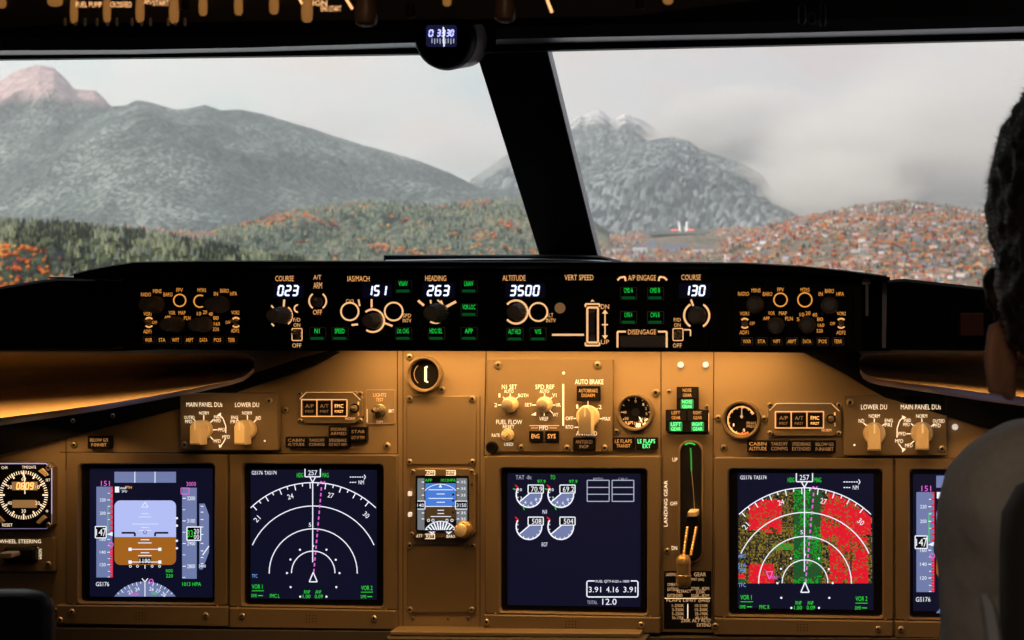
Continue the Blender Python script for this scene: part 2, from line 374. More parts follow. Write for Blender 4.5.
def cloud(px, py, t, rx, ry, rt, dens, label, name='cloud'):
    """a bank of mist with its own depth, thick in the middle and thinning to nothing at its rim"""
    me = bpy.data.meshes.new(name); bm = bmesh.new(); bmesh.ops.create_icosphere(bm, subdivisions=3, radius=1); bm.to_mesh(me); bm.free()
    o = bpy.data.objects.new(name, me); C.objects.link(o); k = t / F
    o.location = (*tpos(px, t), zpix(py, t)); o.scale = (rx * k, rt, ry * k); o.rotation_euler = (0, 0, YAW)
    m = bpy.data.materials.new(name + '_mist'); m.use_nodes = True; nt = m.node_tree; nt.nodes.clear(); N = nt.nodes.new; Lk = nt.links.new
    out = N('ShaderNodeOutputMaterial'); v = N('ShaderNodeVolumeScatter'); v.inputs['Color'].default_value = (1, .925, .855, 1); v.inputs['Anisotropy'].default_value = .0
    tc = N('ShaderNodeTexCoord'); ln = N('ShaderNodeVectorMath'); ln.operation = 'LENGTH'; Lk(tc.outputs['Object'], ln.inputs[0])
    nz = N('ShaderNodeTexNoise'); nz.inputs['Scale'].default_value = 2.6; nz.inputs['Detail'].default_value = 4; Lk(tc.outputs['Object'], nz.inputs['Vector'])
    ad = N('ShaderNodeMath'); ad.operation = 'MULTIPLY_ADD'; Lk(nz.outputs['Fac'], ad.inputs[0]); ad.inputs[1].default_value = .9; Lk(ln.outputs['Value'], ad.inputs[2])
    mr = N('ShaderNodeMapRange'); mr.interpolation_type = 'SMOOTHSTEP'; Lk(ad.outputs[0], mr.inputs[0]); mr.inputs[1].default_value = 1.32; mr.inputs[2].default_value = .62; mr.inputs[3].default_value = 0; mr.inputs[4].default_value = dens * 1.7
    Lk(mr.outputs[0], v.inputs['Density']); Lk(v.outputs[0], out.inputs['Volume']); me.materials.append(m); tag(o, label, 'cloud', kind='stuff'); return o
cloud(835, 190, 14600, 105, 52, 1600, 1 / 450, 'low mist swallowing the right foot of the grey shoulder mountain')
cloud(890, 150, 15500, 190, 84, 2200, 1 / 520, 'thick cream cloud bank hiding the right-hand mountains')
cloud(1020, 110, 15500, 270, 150, 2200, 1 / 1400, 'tall grey-violet cloud at the right edge of the windscreen')
cloud(735, 128, 19600, 120, 56, 1300, 1 / 220, 'cream cloud spilling over the jagged mountain')
cloud(640, 160, 19900, 130, 30, 900, 1 / 800, 'thin mist between the jagged mountain and the lower shoulder')
cloud(470, 160, 19500, 80, 36, 900, 1 / 1500, 'low cream cloud at the foot of the long ridge beside the centre post')
cloud(330, 128, 22500, 110, 24, 900, 1 / 2500, 'faint cloud strip above the long ridge')

# sky and sun
w = bpy.data.worlds.new('sky'); sc.world = w; w.use_nodes = True; nt = w.node_tree; bg = nt.nodes['Background']
tc = nt.nodes.new('ShaderNodeTexCoord')
nz = nt.nodes.new('ShaderNodeTexNoise'); nz.inputs['Scale'].default_value = 9; nz.inputs['Detail'].default_value = 4; nz.inputs['Roughness'].default_value = .45
mp = nt.nodes.new('ShaderNodeMapping'); mp.inputs['Scale'].default_value = (1, 1, 2.2); mp.inputs['Location'].default_value = (3.1, 1.4, .6)
nt.links.new(tc.outputs['Generated'], mp.inputs[0]); nt.links.new(mp.outputs[0], nz.inputs['Vector'])
rp = nt.nodes.new('ShaderNodeValToRGB'); e = rp.color_ramp.elements
e[0].position = .40; e[0].color = (.56, .70, .70, 1); e[1].position = .62; e[1].color = (.74, .69, .65, 1)
x_ = e.new(.5); x_.color = (.70, .735, .73, 1)
nt.links.new(nz.outputs['Fac'], rp.inputs[0])
# brightness falls off to the right (cloudier side)
sx = nt.nodes.new('ShaderNodeSeparateXYZ'); nt.links.new(tc.outputs['Generated'], sx.inputs[0])
mr = nt.nodes.new('ShaderNodeMapRange'); mr.inputs[1].default_value = -.35; mr.inputs[2].default_value = .12; mr.inputs[3].default_value = 0; mr.inputs[4].default_value = 1
nt.links.new(sx.outputs[0], mr.inputs[0])
mx = nt.nodes.new('ShaderNodeMix'); mx.data_type = 'RGBA'; mx.blend_type = 'MULTIPLY'; mx.inputs[7].default_value = (.56, .52, .60, 1)
nt.links.new(mr.outputs[0], mx.inputs[0]); nt.links.new(rp.outputs[0], mx.inputs[6]); nt.links.new(mx.outputs[2], bg.inputs['Color'])
bg.inputs['Strength'].default_value = 1.42
sl = bpy.data.lights.new('sun', 'SUN'); sl.energy = 3.0; sl.angle = R(6); sl.color = (1, .88, .74)
so = bpy.data.objects.new('sun', sl); C.objects.link(so); so.rotation_euler = (R(52), 0, R(-62))
sc.cycles.volume_bounces = 3; sc.cycles.max_bounces = 8; sc.cycles.diffuse_bounces = 3; sc.cycles.transparent_max_bounces = 16
sc.cycles.use_denoising = True
sc.cycles.volume_step_rate = 4

# ================================================================== DRAWING TOOLS
_tc = {}
def text_mesh(s):
    """outline of a word, its box scaled to 1 x 1, and its natural aspect"""
    if s in _tc: return _tc[s]
    cu = bpy.data.curves.new('t', 'FONT'); cu.body = s; cu.resolution_u = 2; cu.size = 1; cu.align_x = 'CENTER'
    o = bpy.data.objects.new('t', cu); C.objects.link(o)
    dg = bpy.context.evaluated_depsgraph_get(); me = bpy.data.meshes.new_from_object(o.evaluated_get(dg))
    v = np.array([x.co[:2] for x in me.vertices]); f = [tuple(p.vertices) for p in me.polygons]
    bpy.data.objects.remove(o); bpy.data.curves.remove(cu); bpy.data.meshes.remove(me)
    lo, hi = v.min(0), v.max(0); asp = (hi[0] - lo[0]) / max(hi[1] - lo[1], .3)
    v = (v - (lo + hi) / 2) / np.maximum(hi - lo, 1e-6)
    _tc[s] = (v, f, asp); return _tc[s]
def rrect(x0, y0, x1, y1, r=2, n=4):
    P = []
    for cx, cy, a in ((x1 - r, y0 + r, -90), (x1 - r, y1 - r, 0), (x0 + r, y1 - r, 90), (x0 + r, y0 + r, 180)):
        for i in range(n + 1): t = R(a + 90 * i / n); P.append((cx + r * math.cos(t), cy + r * math.sin(t)))
    return P
def rect(x0, y0, x1, y1): return [(x0, y0), (x1, y0), (x1, y1), (x0, y1)]
def circ(cx, cy, r, n=24): return [(cx + r * math.cos(2 * math.pi * i / n), cy + r * math.sin(2 * math.pi * i / n)) for i in range(n)]
class MB:
    def __init__(s, Y=0.0, tx=(0, 0, 1)): s.v = []; s.f = []; s.mi = []; s.m = []; s.Y = Y; s.tx = tx
    def P(s, x, y, Y): return W(s.tx[0] + x / s.tx[2], s.tx[1] + y / s.tx[2], Y)
    def _m(s, m):
        if m not in s.m: s.m.append(m)
        return s.m.index(m)
    def add(s, vs, fs, m):
        b = len(s.v); s.v += [tuple(x) for x in vs]; i = s._m(m)
        for q in fs: s.f.append(tuple(a + b for a in q)); s.mi.append(i)
    def poly(s, pts, m, dy=0.0): s.add([s.P(x, y, s.Y + dy) for x, y in pts], [tuple(range(len(pts)))], m)
    def line(s, a, b, w, m, dy=0.0):
        dx, dy_ = b[0] - a[0], b[1] - a[1]; L = math.hypot(dx, dy_) or 1; nx, ny = -dy_ / L * w / 2, dx / L * w / 2
        s.poly([(a[0] + nx, a[1] + ny), (b[0] + nx, b[1] + ny), (b[0] - nx, b[1] - ny), (a[0] - nx, a[1] - ny)], m, dy)
    def pline(s, pts, w, m, dy=0.0, close=False):
        if close: pts = list(pts) + [pts[0]]
        for a, b in zip(pts, pts[1:]): s.line(a, b, w, m, dy)
    def arc(s, cx, cy, r, w, a0, a1, m, dy=0.0, n=None, clip=None):
        """angles in degrees, 0 = right, 90 = up"""
        n = n or max(4, int(abs(a1 - a0) / 9)); P = []
        for i in range(n + 1):
            a = R(a0 + (a1 - a0) * i / n); c, k = math.cos(a), math.sin(a)
            P.append([(cx + (r - w / 2) * c, cy - (r - w / 2) * k), (cx + (r + w / 2) * c, cy - (r + w / 2) * k)])
        vs = [s.P(x, y, s.Y + dy) for p in P for x, y in p]
        s.add(vs, [(2 * i, 2 * i + 1, 2 * i + 3, 2 * i + 2) for i in range(n)], m)
    def ring(s, cx, cy, r, w, m, dy=0.0): s.arc(cx, cy, r, w, 0, 360, m, dy, 28)
    def text(s, t, cx, cy, h, m, w=None, dy=0.0, rot=0, slant=0):
        v, f, asp = text_mesh(t); w = w or h * asp * .9; ca, sa = math.cos(R(rot)), math.sin(R(rot)); vs = []
        for x, y in v:
            a, b = (x + slant * y * h / w) * w, y * h; vs.append(s.P(cx + a * ca - b * sa, cy - (a * sa + b * ca), s.Y + dy))
        s.add(vs, f, m)
    def prism(s, pts, front, back, m, inset=0.0, idep=.002, mf=None):
        """solid from y=front (outline measured there) straight back to y=back; optional chamfered front edge"""
        n = len(pts); P = [W(x, y, front) for x, y in pts]; c = sum(P, Vector()) / n
        if inset:
            fr = []
            for i in range(n):
                a, b, d = P[i - 1], P[i], P[(i + 1) % n]; e1 = (b - a).normalized(); e2 = (d - b).normalized()
                n1 = Vector((-e1.z, 0, e1.x)); n2 = Vector((-e2.z, 0, e2.x)); nn = n1 + n2
                if nn.length < 1e-6: nn = n1
                nn.normalize()
                if nn.dot(c - b) < 0: nn = -nn
                fr.append(b + nn * inset)
            mid = [p + Vector((0, idep, 0)) for p in P]
            vs = fr + mid + [Vector((p.x, back, p.z)) for p in P]
            fs = [(i + k * n, (i + 1) % n + k * n, (i + 1) % n + (k + 1) * n, i + (k + 1) * n) for k in (0, 1) for i in range(n)]
            s.add(vs, fs + [tuple(range(3 * n - 1, 2 * n - 1, -1))], m); s.add(fr, [tuple(range(n))], mf or m)
        else:
            vs = P + [Vector((p.x, back, p.z)) for p in P]
            s.add(vs, [(i, (i + 1) % n, (i + 1) % n + n, i + n) for i in range(n)] + [tuple(range(2 * n - 1, n - 1, -1))], m); s.add(P, [tuple(range(n))], mf or m)
    def frame(s, outer, inner, front, back, m, lip=.0, bev=.0015):
        n = len(outer); o = [W(x, y, front) for x, y in outer]; i_ = [W(x, y, front) for x, y in inner]
        c = sum(i_, Vector()) / n; ic = [p + (p - c).normalized() * -lip for p in i_]
        V = [p + Vector((0, bev, 0)) for p in o] + [c + (p - c) * (1 - bev / max((p - c).length, .01)) for p in o] + i_ + [p + Vector((0, lip, 0)) for p in ic] + [Vector((p.x, back, p.z)) for p in ic] + [Vector((p.x, back, p.z)) for p in o]
        fs = []
        for k in range(5): fs += [(i + k * n, (i + 1) % n + k * n, (i + 1) % n + (k + 1) * n, i + (k + 1) * n) for i in range(n)]
        fs += [(i + 5 * n, (i + 1) % n + 5 * n, (i + 1) % n, i) for i in range(n)]
        s.add(V, fs, m)
    def lathe(s, cx, cy, prof, m, n=24, flute=0, basey=None):
        """prof: (radius px, y offset from the plane; negative = towards the viewer); centre measured on the plane"""
        Yb = s.Y if basey is None else basey; c = W(cx, cy, Yb); k = (c - CAM).dot(FW) / F; V = []
        for r, y in prof:
            for i in range(n):
                a = 2 * math.pi * i / n; q = r * k * (1 - (flute if (i % 2 and r > 0) else 0)); V.append((c.x + q * math.cos(a), Yb + y, c.z + q * math.sin(a)))
        fs = [(j * n + i, j * n + (i + 1) % n, (j + 1) * n + (i + 1) % n, (j + 1) * n + i) for j in range(len(prof) - 1) for i in range(n)]
        fs.append(tuple(range((len(prof) - 1) * n, len(prof) * n))); s.add(V, fs, m)
    def build(s, name, parent=None, smooth=False):
        o = link_mesh(name, s.v, s.f, s.m, s.mi, parent)
        bm = bmesh.new(); bm.from_mesh(o.data)
        if smooth:
            bmesh.ops.remove_doubles(bm, verts=bm.verts, dist=1e-6); bmesh.ops.recalc_face_normals(bm, faces=bm.faces)
            for f in bm.faces: f.smooth = True
            for e in bm.edges:
                if len(e.link_faces) == 2 and e.calc_face_angle(0) > R(38): e.smooth = False
        else: bmesh.ops.recalc_face_normals(bm, faces=bm.faces)
        bm.to_mesh(o.data); bm.free(); return o

# ------------------------------------------------------------------ cockpit materials
M = {}
M['panel'] = mat('panel_paint', (.30, .23, .155), .55, noise=.06, nscale=30, bump=.15, spec=.35)
M['plate'] = mat('module_plate_paint', (.20, .155, .105), .5, noise=.05, nscale=50, bump=.12, spec=.35)
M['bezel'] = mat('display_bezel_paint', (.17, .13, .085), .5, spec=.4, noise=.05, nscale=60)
M['seam'] = mat('seam_black', (.02, .016, .012), .9)
M['black'] = mat('black_plastic', (.006, .006, .007), .5, spec=.12)
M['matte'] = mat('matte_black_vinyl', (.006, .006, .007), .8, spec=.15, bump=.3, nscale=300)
M['rubber'] = mat('black_rubber_knob', (.30, .27, .26), .5)
M['greyk'] = mat('grey_knob', (.36, .32, .28), .45)
M['cream'] = mat('cream_knob', (.78, .66, .48), .42)
M['screw'] = mat('screw_metal', (.45, .4, .33), .35, .8)
M['whiteball'] = mat('white_lamp_cap', (.8, .78, .75), .3, emit=(1, .9, .8), es=.55)
M['gold'] = mat('brass_lever_end', (.62, .45, .22), .3, .7)
M['glass'] = mat('display_glass', (.004, .004, .006), .25)
M['amber'] = mat('amber_backlit_legend', (.8, .5, .25), emit=(1, .46, .15), es=.95)
M['amberbright'] = mat('amber_backlit_scale', (.8, .5, .25), emit=(1, .54, .24), es=1.0)
M['amberdim'] = mat('amber_dim_legend', (.5, .35, .2), emit=(1, .42, .10), es=.42)
M['amberlow'] = mat('amber_very_dim_legend', (.4, .3, .2), emit=(1, .5, .2), es=.16)
M['cap'] = mat('cream_backlit_lettering', (.9, .8, .65), emit=(1, .80, .55), es=1.0)
M['capdim'] = mat('cream_printed_lettering', (.85, .68, .45), emit=(1, .65, .33), es=.4)
M['green'] = mat('green_lit_legend', (.02, .3, .05), emit=(.01, .62, .06), es=1.15)
M['greenbar'] = mat('green_dim_bar', (.01, .06, .02), emit=(.0, .12, .02), es=.5)
M['greenlamp'] = mat('green_lamp_bright', (.1, .8, .3), emit=(.12, 1, .32), es=1.5)
M['digit'] = mat('blue_white_digit', (.8, .8, 1), emit=(.72, .80, 1.0), es=1.7)
M['digitglow'] = mat('digit_window_blue', (.01, .01, .03), emit=(.05, .05, .25), es=.02)
M['navy'] = mat('screen_navy', (.004, .004, .012), .3, emit=(.012, .015, .06), es=.30)
M['slate'] = mat('screen_slate', (.02, .02, .03), emit=(.18, .23, .46), es=.85)
M['lav'] = mat('screen_sky', (.02, .02, .03), emit=(.47, .54, .97), es=.95)
M['ground'] = mat('screen_ground_brown', (.02, .02, .01), emit=(.42, .14, .015), es=.85)
M['w'] = mat('screen_white', (.02, .02, .02), emit=(.86, .9, 1.0), es=1.05)
M['wd'] = mat('screen_white_soft', (.02, .02, .02), emit=(.7, .76, 1.0), es=.55)
M['k'] = mat('screen_black', (.003, .003, .006), .4)
M['g'] = mat('screen_green', (.01, .02, .01), emit=(.03, .85, .05), es=.85)
M['mg'] = mat('screen_magenta', (.02, .01, .02), emit=(.95, .18, .85), es=.8)
M['r'] = mat('screen_red', (.02, .0, .0), emit=(1, .01, .03), es=.85)
M['ol'] = mat('screen_olive', (.02, .02, .0), emit=(.30, .22, .03), es=.8)
M['ol2'] = mat('screen_olive_dark', (.02, .02, .0), emit=(.07, .06, .015), es=.8)
M['dg'] = mat('screen_dark_green', (.0, .02, .0), emit=(.0, .12, .03), es=.9)
M['cy'] = mat('screen_blue', (.0, .01, .02), emit=(.2, .45, 1), es=.8)
M['sb'] = mat('standby_blue', (.0, .01, .02), emit=(.06, .22, .75), es=.9)
M['sbr'] = mat('standby_brown', (.02, .01, .0), emit=(.06, .035, .012), es=.9)
M['sg'] = mat('standby_grey', (.02, .02, .02), emit=(.18, .2, .22), es=.9)
M['lcd'] = mat('clock_lcd_amber', (.3, .18, .08), emit=(1, .55, .2), es=.22)
M['violet'] = mat('edge_lit_rim', (.3, .25, .4), .3, emit=(.62, .52, 1.0), es=.75)
M['frame'] = mat('window_frame_black', (.012, .012, .016), .5)
M['lintel'] = mat('window_seal_grey', (.30, .30, .34), .35, .1)
M['ohp'] = mat('overhead_panel_paint', (.075, .078, .10), .5)
M['shell'] = mat('cabin_lining', (.05, .045, .045), .8)
M['bolster'] = mat('bolster_tan_leather', (.36, .27, .17), .38, bump=.2, nscale=90, spec=.5)
M['redlamp'] = mat('dark_red_lamp', (.045, .010, .007), .6, emit=(.3, .03, .01), es=.01)

# ------------------------------------------------------------------ shared little pieces
_screw = {}
def screw(parent, cx, cy, r=2.6, Y=0.0):
    key = round(r, 1)
    c = W(cx, cy, Y); k = (c - CAM).dot(FW) / F
    off = Vector(); q = parent
    while q is not None: off = off + q.location; q = q.parent
    if 's' not in _screw:
        n = 14; V = []; prof = [(1.25, 0), (1.25, -.25), (.95, -.62), (.55, -.72), (.5, -.35)]
        for r_, y in prof:
            for i in range(n): a = 2 * math.pi * i / n; V.append((r_ * math.cos(a), y, r_ * math.sin(a)))
        fs = [(j * n + i, j * n + (i + 1) % n, (j + 1) * n + (i + 1) % n, (j + 1) * n + i) for j in range(len(prof) - 1) for i in range(n)] + [tuple(range(4 * n, 5 * n))]
        me = bpy.data.meshes.new('screw'); me.from_pydata(V, [], fs); me.materials.append(M['screw']); me.materials.append(M['seam'])
        me.polygons[-1].material_index = 1; me.update(); _screw['s'] = me
    o = bpy.data.objects.new('screw', _screw['s']); C.objects.link(o); o.parent = parent; o.location = c - off; o.scale = (r * k,) * 3
    return o
def pointer_knob(parent, cx, cy, r, Y, m, ang=90, body=1.0, length=.026, name='selector_knob', label=None):
    """round skirt with a tall square-ended grip; ang: where its pointer line points"""
    b = MB(Y); b.lathe(cx, cy, [(r, 0), (r, -.006), (r * .9, -.009), (0.01, -.009)], m, 32)
    c = W(cx, cy, Y); k = (c - CAM).dot(FW) / F; hw = r * .60 * k * body; ln = r * 1.05 * k
    ca, sa = math.cos(R(ang - 90)), math.sin(R(ang - 90))
    out = [(-hw, -r * 1.45 * k), (hw, -r * 1.45 * k), (hw, ln * .45), (hw * .45, ln * .95), (-hw * .45, ln * .95), (-hw, ln * .45)]
    V = []
    for y, sc_ in ((-.008, 1.0), (-length, .96), (-length - .0015, .86)):
        for x, z in out: x, z = x * sc_, z * sc_; V.append((c.x + x * ca - z * sa, Y + y, c.z + x * sa + z * ca))
    n = 6; fs = [(j * n + i, j * n + (i + 1) % n, (j + 1) * n + (i + 1) % n, (j + 1) * n + i) for j in range(2) for i in range(n)] + [tuple(range(12, 18))]
    b.add(V, fs, m)
    o = b.build(name, parent, True); b = MB(Y)
    for x0, x1 in ((-.10, .10),):
        q = [(x0 * hw, ln * .1), (x1 * hw, ln * .1), (x1 * hw, ln * .9), (x0 * hw, ln * .9)]
        b.add([(c.x + x * ca - z * sa, Y - length - .0018, c.z + x * sa + z * ca) for x, z in q], [(0, 1, 2, 3)], M['capdim'])
    b.build('pointer_line', o)
    if label: o['label'] = label
    return o
def round_knob(parent, cx, cy, r, Y, m, length=.04, cap=None, name='rotary_knob', r2=None, flute=.08):
    b = MB(Y); r2 = r2 or r * .86
    b.lathe(cx, cy, [(r, 0), (r, -length * .35), (r * .93, -length * .4), (r2, -length * .42), (r2 * .96, -length * .94), (r2 * .8, -length), (.01, -length)], m, 36, flute)
    o = b.build(name, parent, True)
    if cap:
        b = MB(Y); b.lathe(cx, cy, [(r2 * .88, -length * .97), (r2 * .86, -length * 1.1), (r2 * .6, -length * 1.15), (.01, -length * 1.15)], cap, 24); b.build('knob_cap', o, True)
    return o
def toggle(parent, cx, cy, r, Y, tip=(0, 0), m=None, length=.02, name='toggle_switch'):
    m = m or M['screw']; b = MB(Y)
    b.lathe(cx, cy, [(r, 0), (r, -.004), (r * .8, -.005), (r * .55, -.005), (r * .5, -.008), (.01, -.008)], m, 12)
    c = W(cx, cy, Y); k = (c - CAM).dot(FW) / F; n = 12; V = []
    for q, (rr, y) in enumerate(((.28, -.006), (.36, -length * .8), (.5, -length), (.42, -length * 1.15), (.1, -length * 1.2))):
        f_ = (-y) / (length * 1.2)
        for i in range(n): a = 2 * math.pi * i / n; V.append((c.x + (rr * r * math.cos(a) + tip[0] * f_) * k, Y + y, c.z + (rr * r * math.sin(a) - tip[1] * f_) * k))
    b.add(V, [(j * n + i, j * n + (i + 1) % n, (j + 1) * n + (i + 1) % n, (j + 1) * n + i) for j in range(4) for i in range(n)] + [tuple(range(4 * n, 5 * n))], m)
    return b.build(name, parent, True)
_seg = {'0': 'abcdef', '1': 'bc', '2': 'abged', '3': 'abgcd', '4': 'fgbc', '5': 'afgcd', '6': 'afgedc', '7': 'abc', '8': 'abcdefg', '9': 'abcfgd'}
def digits(b, s, cx, cy, w, h, m, dy=-.0006, th=None):
    n = len(s); pw = w / n; dw = pw * .62; th = th or h * .17
    for i, ch in enumerate(s):
        x = cx - w / 2 + pw * (i + .5)
        sl = lambda px, py: (px + (cy - py) * .14, py)
        L, Rr, T_, Bm = x - dw / 2, x + dw / 2, cy - h / 2, cy + h / 2; g = th * .15
        S = dict(a=((L + g, T_), (Rr - g, T_)), b=((Rr, T_ + g), (Rr, cy - g)), c=((Rr, cy + g), (Rr, Bm - g)), d=((L + g, Bm), (Rr - g, Bm)), e=((L, cy + g), (L, Bm - g)), f=((L, T_ + g), (L, cy - g)), g=((L + g, cy), (Rr - g, cy)))
        for q in _seg[ch]: a, c_ = S[q]; b.line(sl(*a), sl(*c_), th, m, dy)

# ================================================================== CABIN SHELL
def solid(name, lo, hi, m, label, cat=None, kind='structure', parent=None):
    x0, y0, z0 = lo; x1, y1, z1 = hi
    V = [(x0, y0, z0), (x1, y0, z0), (x1, y1, z0), (x0, y1, z0), (x0, y0, z1), (x1, y0, z1), (x1, y1, z1), (x0, y1, z1)]
    f = [(3, 2, 1, 0), (4, 5, 6, 7), (0, 1, 5, 4), (1, 2, 6, 5), (2, 3, 7, 6), (3, 0, 4, 7)]
    return tag(link_mesh(name, V, f, m, parent=parent), label, cat, kind=kind)
zS = W(300, 300, .12).z
solid('floor', (-1.3, -3.3, -.04), (1.35, .5, 0), M['shell'], 'dark cockpit floor', 'floor')
solid('ceiling', (-1.3, -3.3, 1.80), (1.35, -.30, 1.84), M['shell'], 'dark cockpit ceiling lining', 'ceiling')
solid('wall_left', (-1.3, -3.3, 0), (-1.26, .5, 1.84), M['shell'], 'dark left cockpit side wall', 'wall')
solid('wall_right', (1.31, -3.3, 0), (1.35, .5, 1.84), M['shell'], 'dark right cockpit side wall', 'wall')
solid('wall_back', (-1.3, -3.34, 0), (1.35, -3.3, 1.84), M['shell'], 'dark bulkhead behind the crew seats', 'wall')
solid('wall_front', (-1.26, .10, 0), (1.31, .14, zS), M['shell'], 'dark bulkhead behind the instrument panel below the windscreen', 'wall')

# upper window frame: two beams meeting over the centre post, grey rubber seal along their lower edge
def beam(name, P, Yf, depth, m, label, n=None):
    """P: (px, top, bottom) at plane Yf"""
    b = MB(Yf); V = []
    for px, t, bt in P:
        a, c_ = W(px, t, Yf), W(px, bt - 1.2, Yf); V += [a, c_, c_ + Vector((0, depth, 0)), a + Vector((0, depth, 0))]
    f = []
    for i in range(len(P) - 1):
        for k in range(4): f.append((4 * i + k, 4 * i + (k + 1) % 4, 4 * i + 4 + (k + 1) % 4, 4 * i + 4 + k))
    f += [(0, 1, 2, 3), tuple(4 * (len(P) - 1) + k for k in (3, 2, 1, 0))]
    b.add(V, f, m); return tag(b.build(name), label, 'window frame', kind='structure')
beam('trim_1', [(-700, -160, 75), (-140, -160, 63), (0, -160, 60.5), (256, -160, 57.5), (420, -160, 55), (548, -160, 51.5), (768, -160, 46.5), (1024, -160, 40.5), (1250, -160, 35), (1500, -160, 29)], -.28, .012, M['frame'], 'black window header above the windscreen')
def lip(P, Yf, r, m, label, name):
    b = MB(Yf); n = 10; V = []
    for px, py in P:
        c = W(px, py, Yf)
        for i in range(n): a = 2 * math.pi * i / n; V.append((c.x, c.y - r * .6 * math.cos(a), c.z + r * math.sin(a)))
    f = [(j * n + i, j * n + (i + 1) % n, (j + 1) * n + (i + 1) % n, (j + 1) * n + i) for j in range(len(P) - 1) for i in range(n)]
    b.add(V, f, m); return tag(b.build(name, smooth=True), label, 'window seal', kind='structure')
def ledge(P, label, name):
    # down-facing ledge that catches the outside light: front edge and back edge measured at their own distances
    V = []
    for px, t, bt in P:
        f0, b0 = W(px, t, -.345), W(px, bt, -.285); V += [f0, b0, b0 + Vector((0, 0, .012)), f0 + Vector((0, 0, .012))]
    n = len(P); f = [(4 * i + k, 4 * i + (k + 1) % 4, 4 * i + 4 + (k + 1) % 4, 4 * i + 4 + k) for i in range(n - 1) for k in range(4)] + [(0, 1, 2, 3), tuple(4 * (n - 1) + k for k in (3, 2, 1, 0))]
    b = MB(); b.add(V, f, M['lintel']); return tag(b.build(name), label, 'window seal', kind='structure')
ledge([(-700, 58, 68), (-140, 51.5, 57), (0, 50.5, 55.5), (128, 50, 54.5), (256, 47.5, 52), (400, 43, 48.5), (425, 42.5, 48)], 'thin grey seal strip above the left windscreen', 'trim_2')
ledge([(496, 39.5, 45), (548, 38, 43.5), (768, 33.5, 39), (900, 30, 36), (1024, 26.5, 33), (1250, 20, 27)], 'thin grey seal strip above the right windscreen', 'trim_3')
# centre post leans back towards the crew at the top
pb = MB(); top, bot = -.27, .06
A = [W(476, 52, top), W(546, 48, top), W(602, 276, bot), W(546, 276, bot)]
V = A + [p + Vector((0, .035, .0)) for p in A]
pb.add(V, [(0, 1, 2, 3), (7, 6, 5, 4), (0, 4, 5, 1), (1, 5, 6, 2), (2, 6, 7, 3), (3, 7, 4, 0)], M['frame'])
tag(pb.build('trim_4'), 'wide black post leaning between the two windscreens', 'window post', kind='structure')
b = MB(); a0, a1 = W(546.5, 48, top), W(602.5, 276, bot)
V = [a0 + Vector((.0005, 0, 0)), a1 + Vector((.0005, 0, 0)), a1 + Vector((.0005, .034, 0)), a0 + Vector((.0005, .034, 0))]; V += [p + Vector((-.004, 0, 0)) for p in V]
b.add(V, [(0, 1, 2, 3), (7, 6, 5, 4), (0, 4, 5, 1), (1, 5, 6, 2), (2, 6, 7, 3), (3, 7, 4, 0)], M['lintel'])
tag(b.build('trim_5'), 'grey seal strip down the right edge of the centre post', 'window seal', kind='structure')
# glass
gm = bpy.data.materials.new('windscreen_glass'); gm.use_nodes = True; nt = gm.node_tree; nt.nodes.clear()
o_ = nt.nodes.new('ShaderNodeOutputMaterial'); tr = nt.nodes.new('ShaderNodeBsdfTransparent'); gl = nt.nodes.new('ShaderNodeBsdfGlossy'); mxs = nt.nodes.new('ShaderNodeMixShader')
tr.inputs[0].default_value = (.97, .975, .98, 1); gl.inputs['Roughness'].default_value = .02; mxs.inputs[0].default_value = .02
nt.links.new(tr.outputs[0], mxs.inputs[1]); nt.links.new(gl.outputs[0], mxs.inputs[2]); nt.links.new(mxs.outputs[0], o_.inputs['Surface'])
for nm, q, lab in (('window_1', ((-600, 40), (505, 40), (585, 300), (-600, 300)), 'clear left windscreen pane'), ('window_2', ((520, 40), (1500, 40), (1500, 300), (575, 300)), 'clear right windscreen pane')):
    q = [W(x, y, -.24 if y < 100 else .10) for x, y in q]
    V = q + [p + Vector((0, .008, 0)) for p in q]
    tag(link_mesh(nm, V, [(0, 1, 2, 3), (7, 6, 5, 4), (0, 4, 5, 1), (1, 5, 6, 2), (2, 6, 7, 3), (3, 7, 4, 0)], gm), lab, 'window pane', kind='structure')

# ================================================================== GLARESHIELD
YG = -.30
gs = thing('glareshield', W(480, 345, YG + .1), 'long black padded glareshield above the main panel, under the windscreen', 'glareshield')
# hood: a lofted shelf from the front lip back to the windscreen sill
hood = [(73, 273.5, 277.5), (90, 269, 275), (112, 265, 272), (135, 261.5, 269), (200, 260.5, 267.5), (300, 260.5, 267.5), (480, 261, 268), (620, 261.5, 268), (745, 262.5, 269), (800, 265.5, 271.5), (845, 270, 275.5), (887, 275.5, 282)]
b = MB(YG); V = []
for px, t, bt in hood:
    a, c_ = W(px, t + 1.2, YG - .035), W(px, bt, YG - .035); mid = W(px, t, YG - .020)
    V += [c_ + Vector((0, .30, .0)), c_ + Vector((0, .004, 0)), c_ + Vector((0, 0, .002)), a, mid, mid + Vector((0, .10, .0005)), mid + Vector((0, .33, -.012))]
n = 7; f = [(j * n + i, j * n + (i + 1) % n, (j + 1) * n + (i + 1) % n, (j + 1) * n + i) for j in range(len(hood) - 1) for i in range(n)]
f += [tuple(range(n)), tuple(range(len(hood) * n - 1, len(hood) * n - n - 1, -1))]
b.add(V, f, M['matte']); b.build('hood', gs, True)
b = MB(YG); b.prism([(132, 268), (250, 267.5), (250, 350.5), (140, 349), (126, 345), (126, 275)], YG + .003, YG + .06, M['black'])
b.prism([(250, 267.5), (710, 268), (710, 352), (250, 350.5)], YG + .003, YG + .06, M['black'])
b.prism([(710, 268), (850, 272), (862, 280), (862, 351), (850, 353), (710, 352)], YG + .003, YG + .06, M['black'])
b.build('housing', gs)
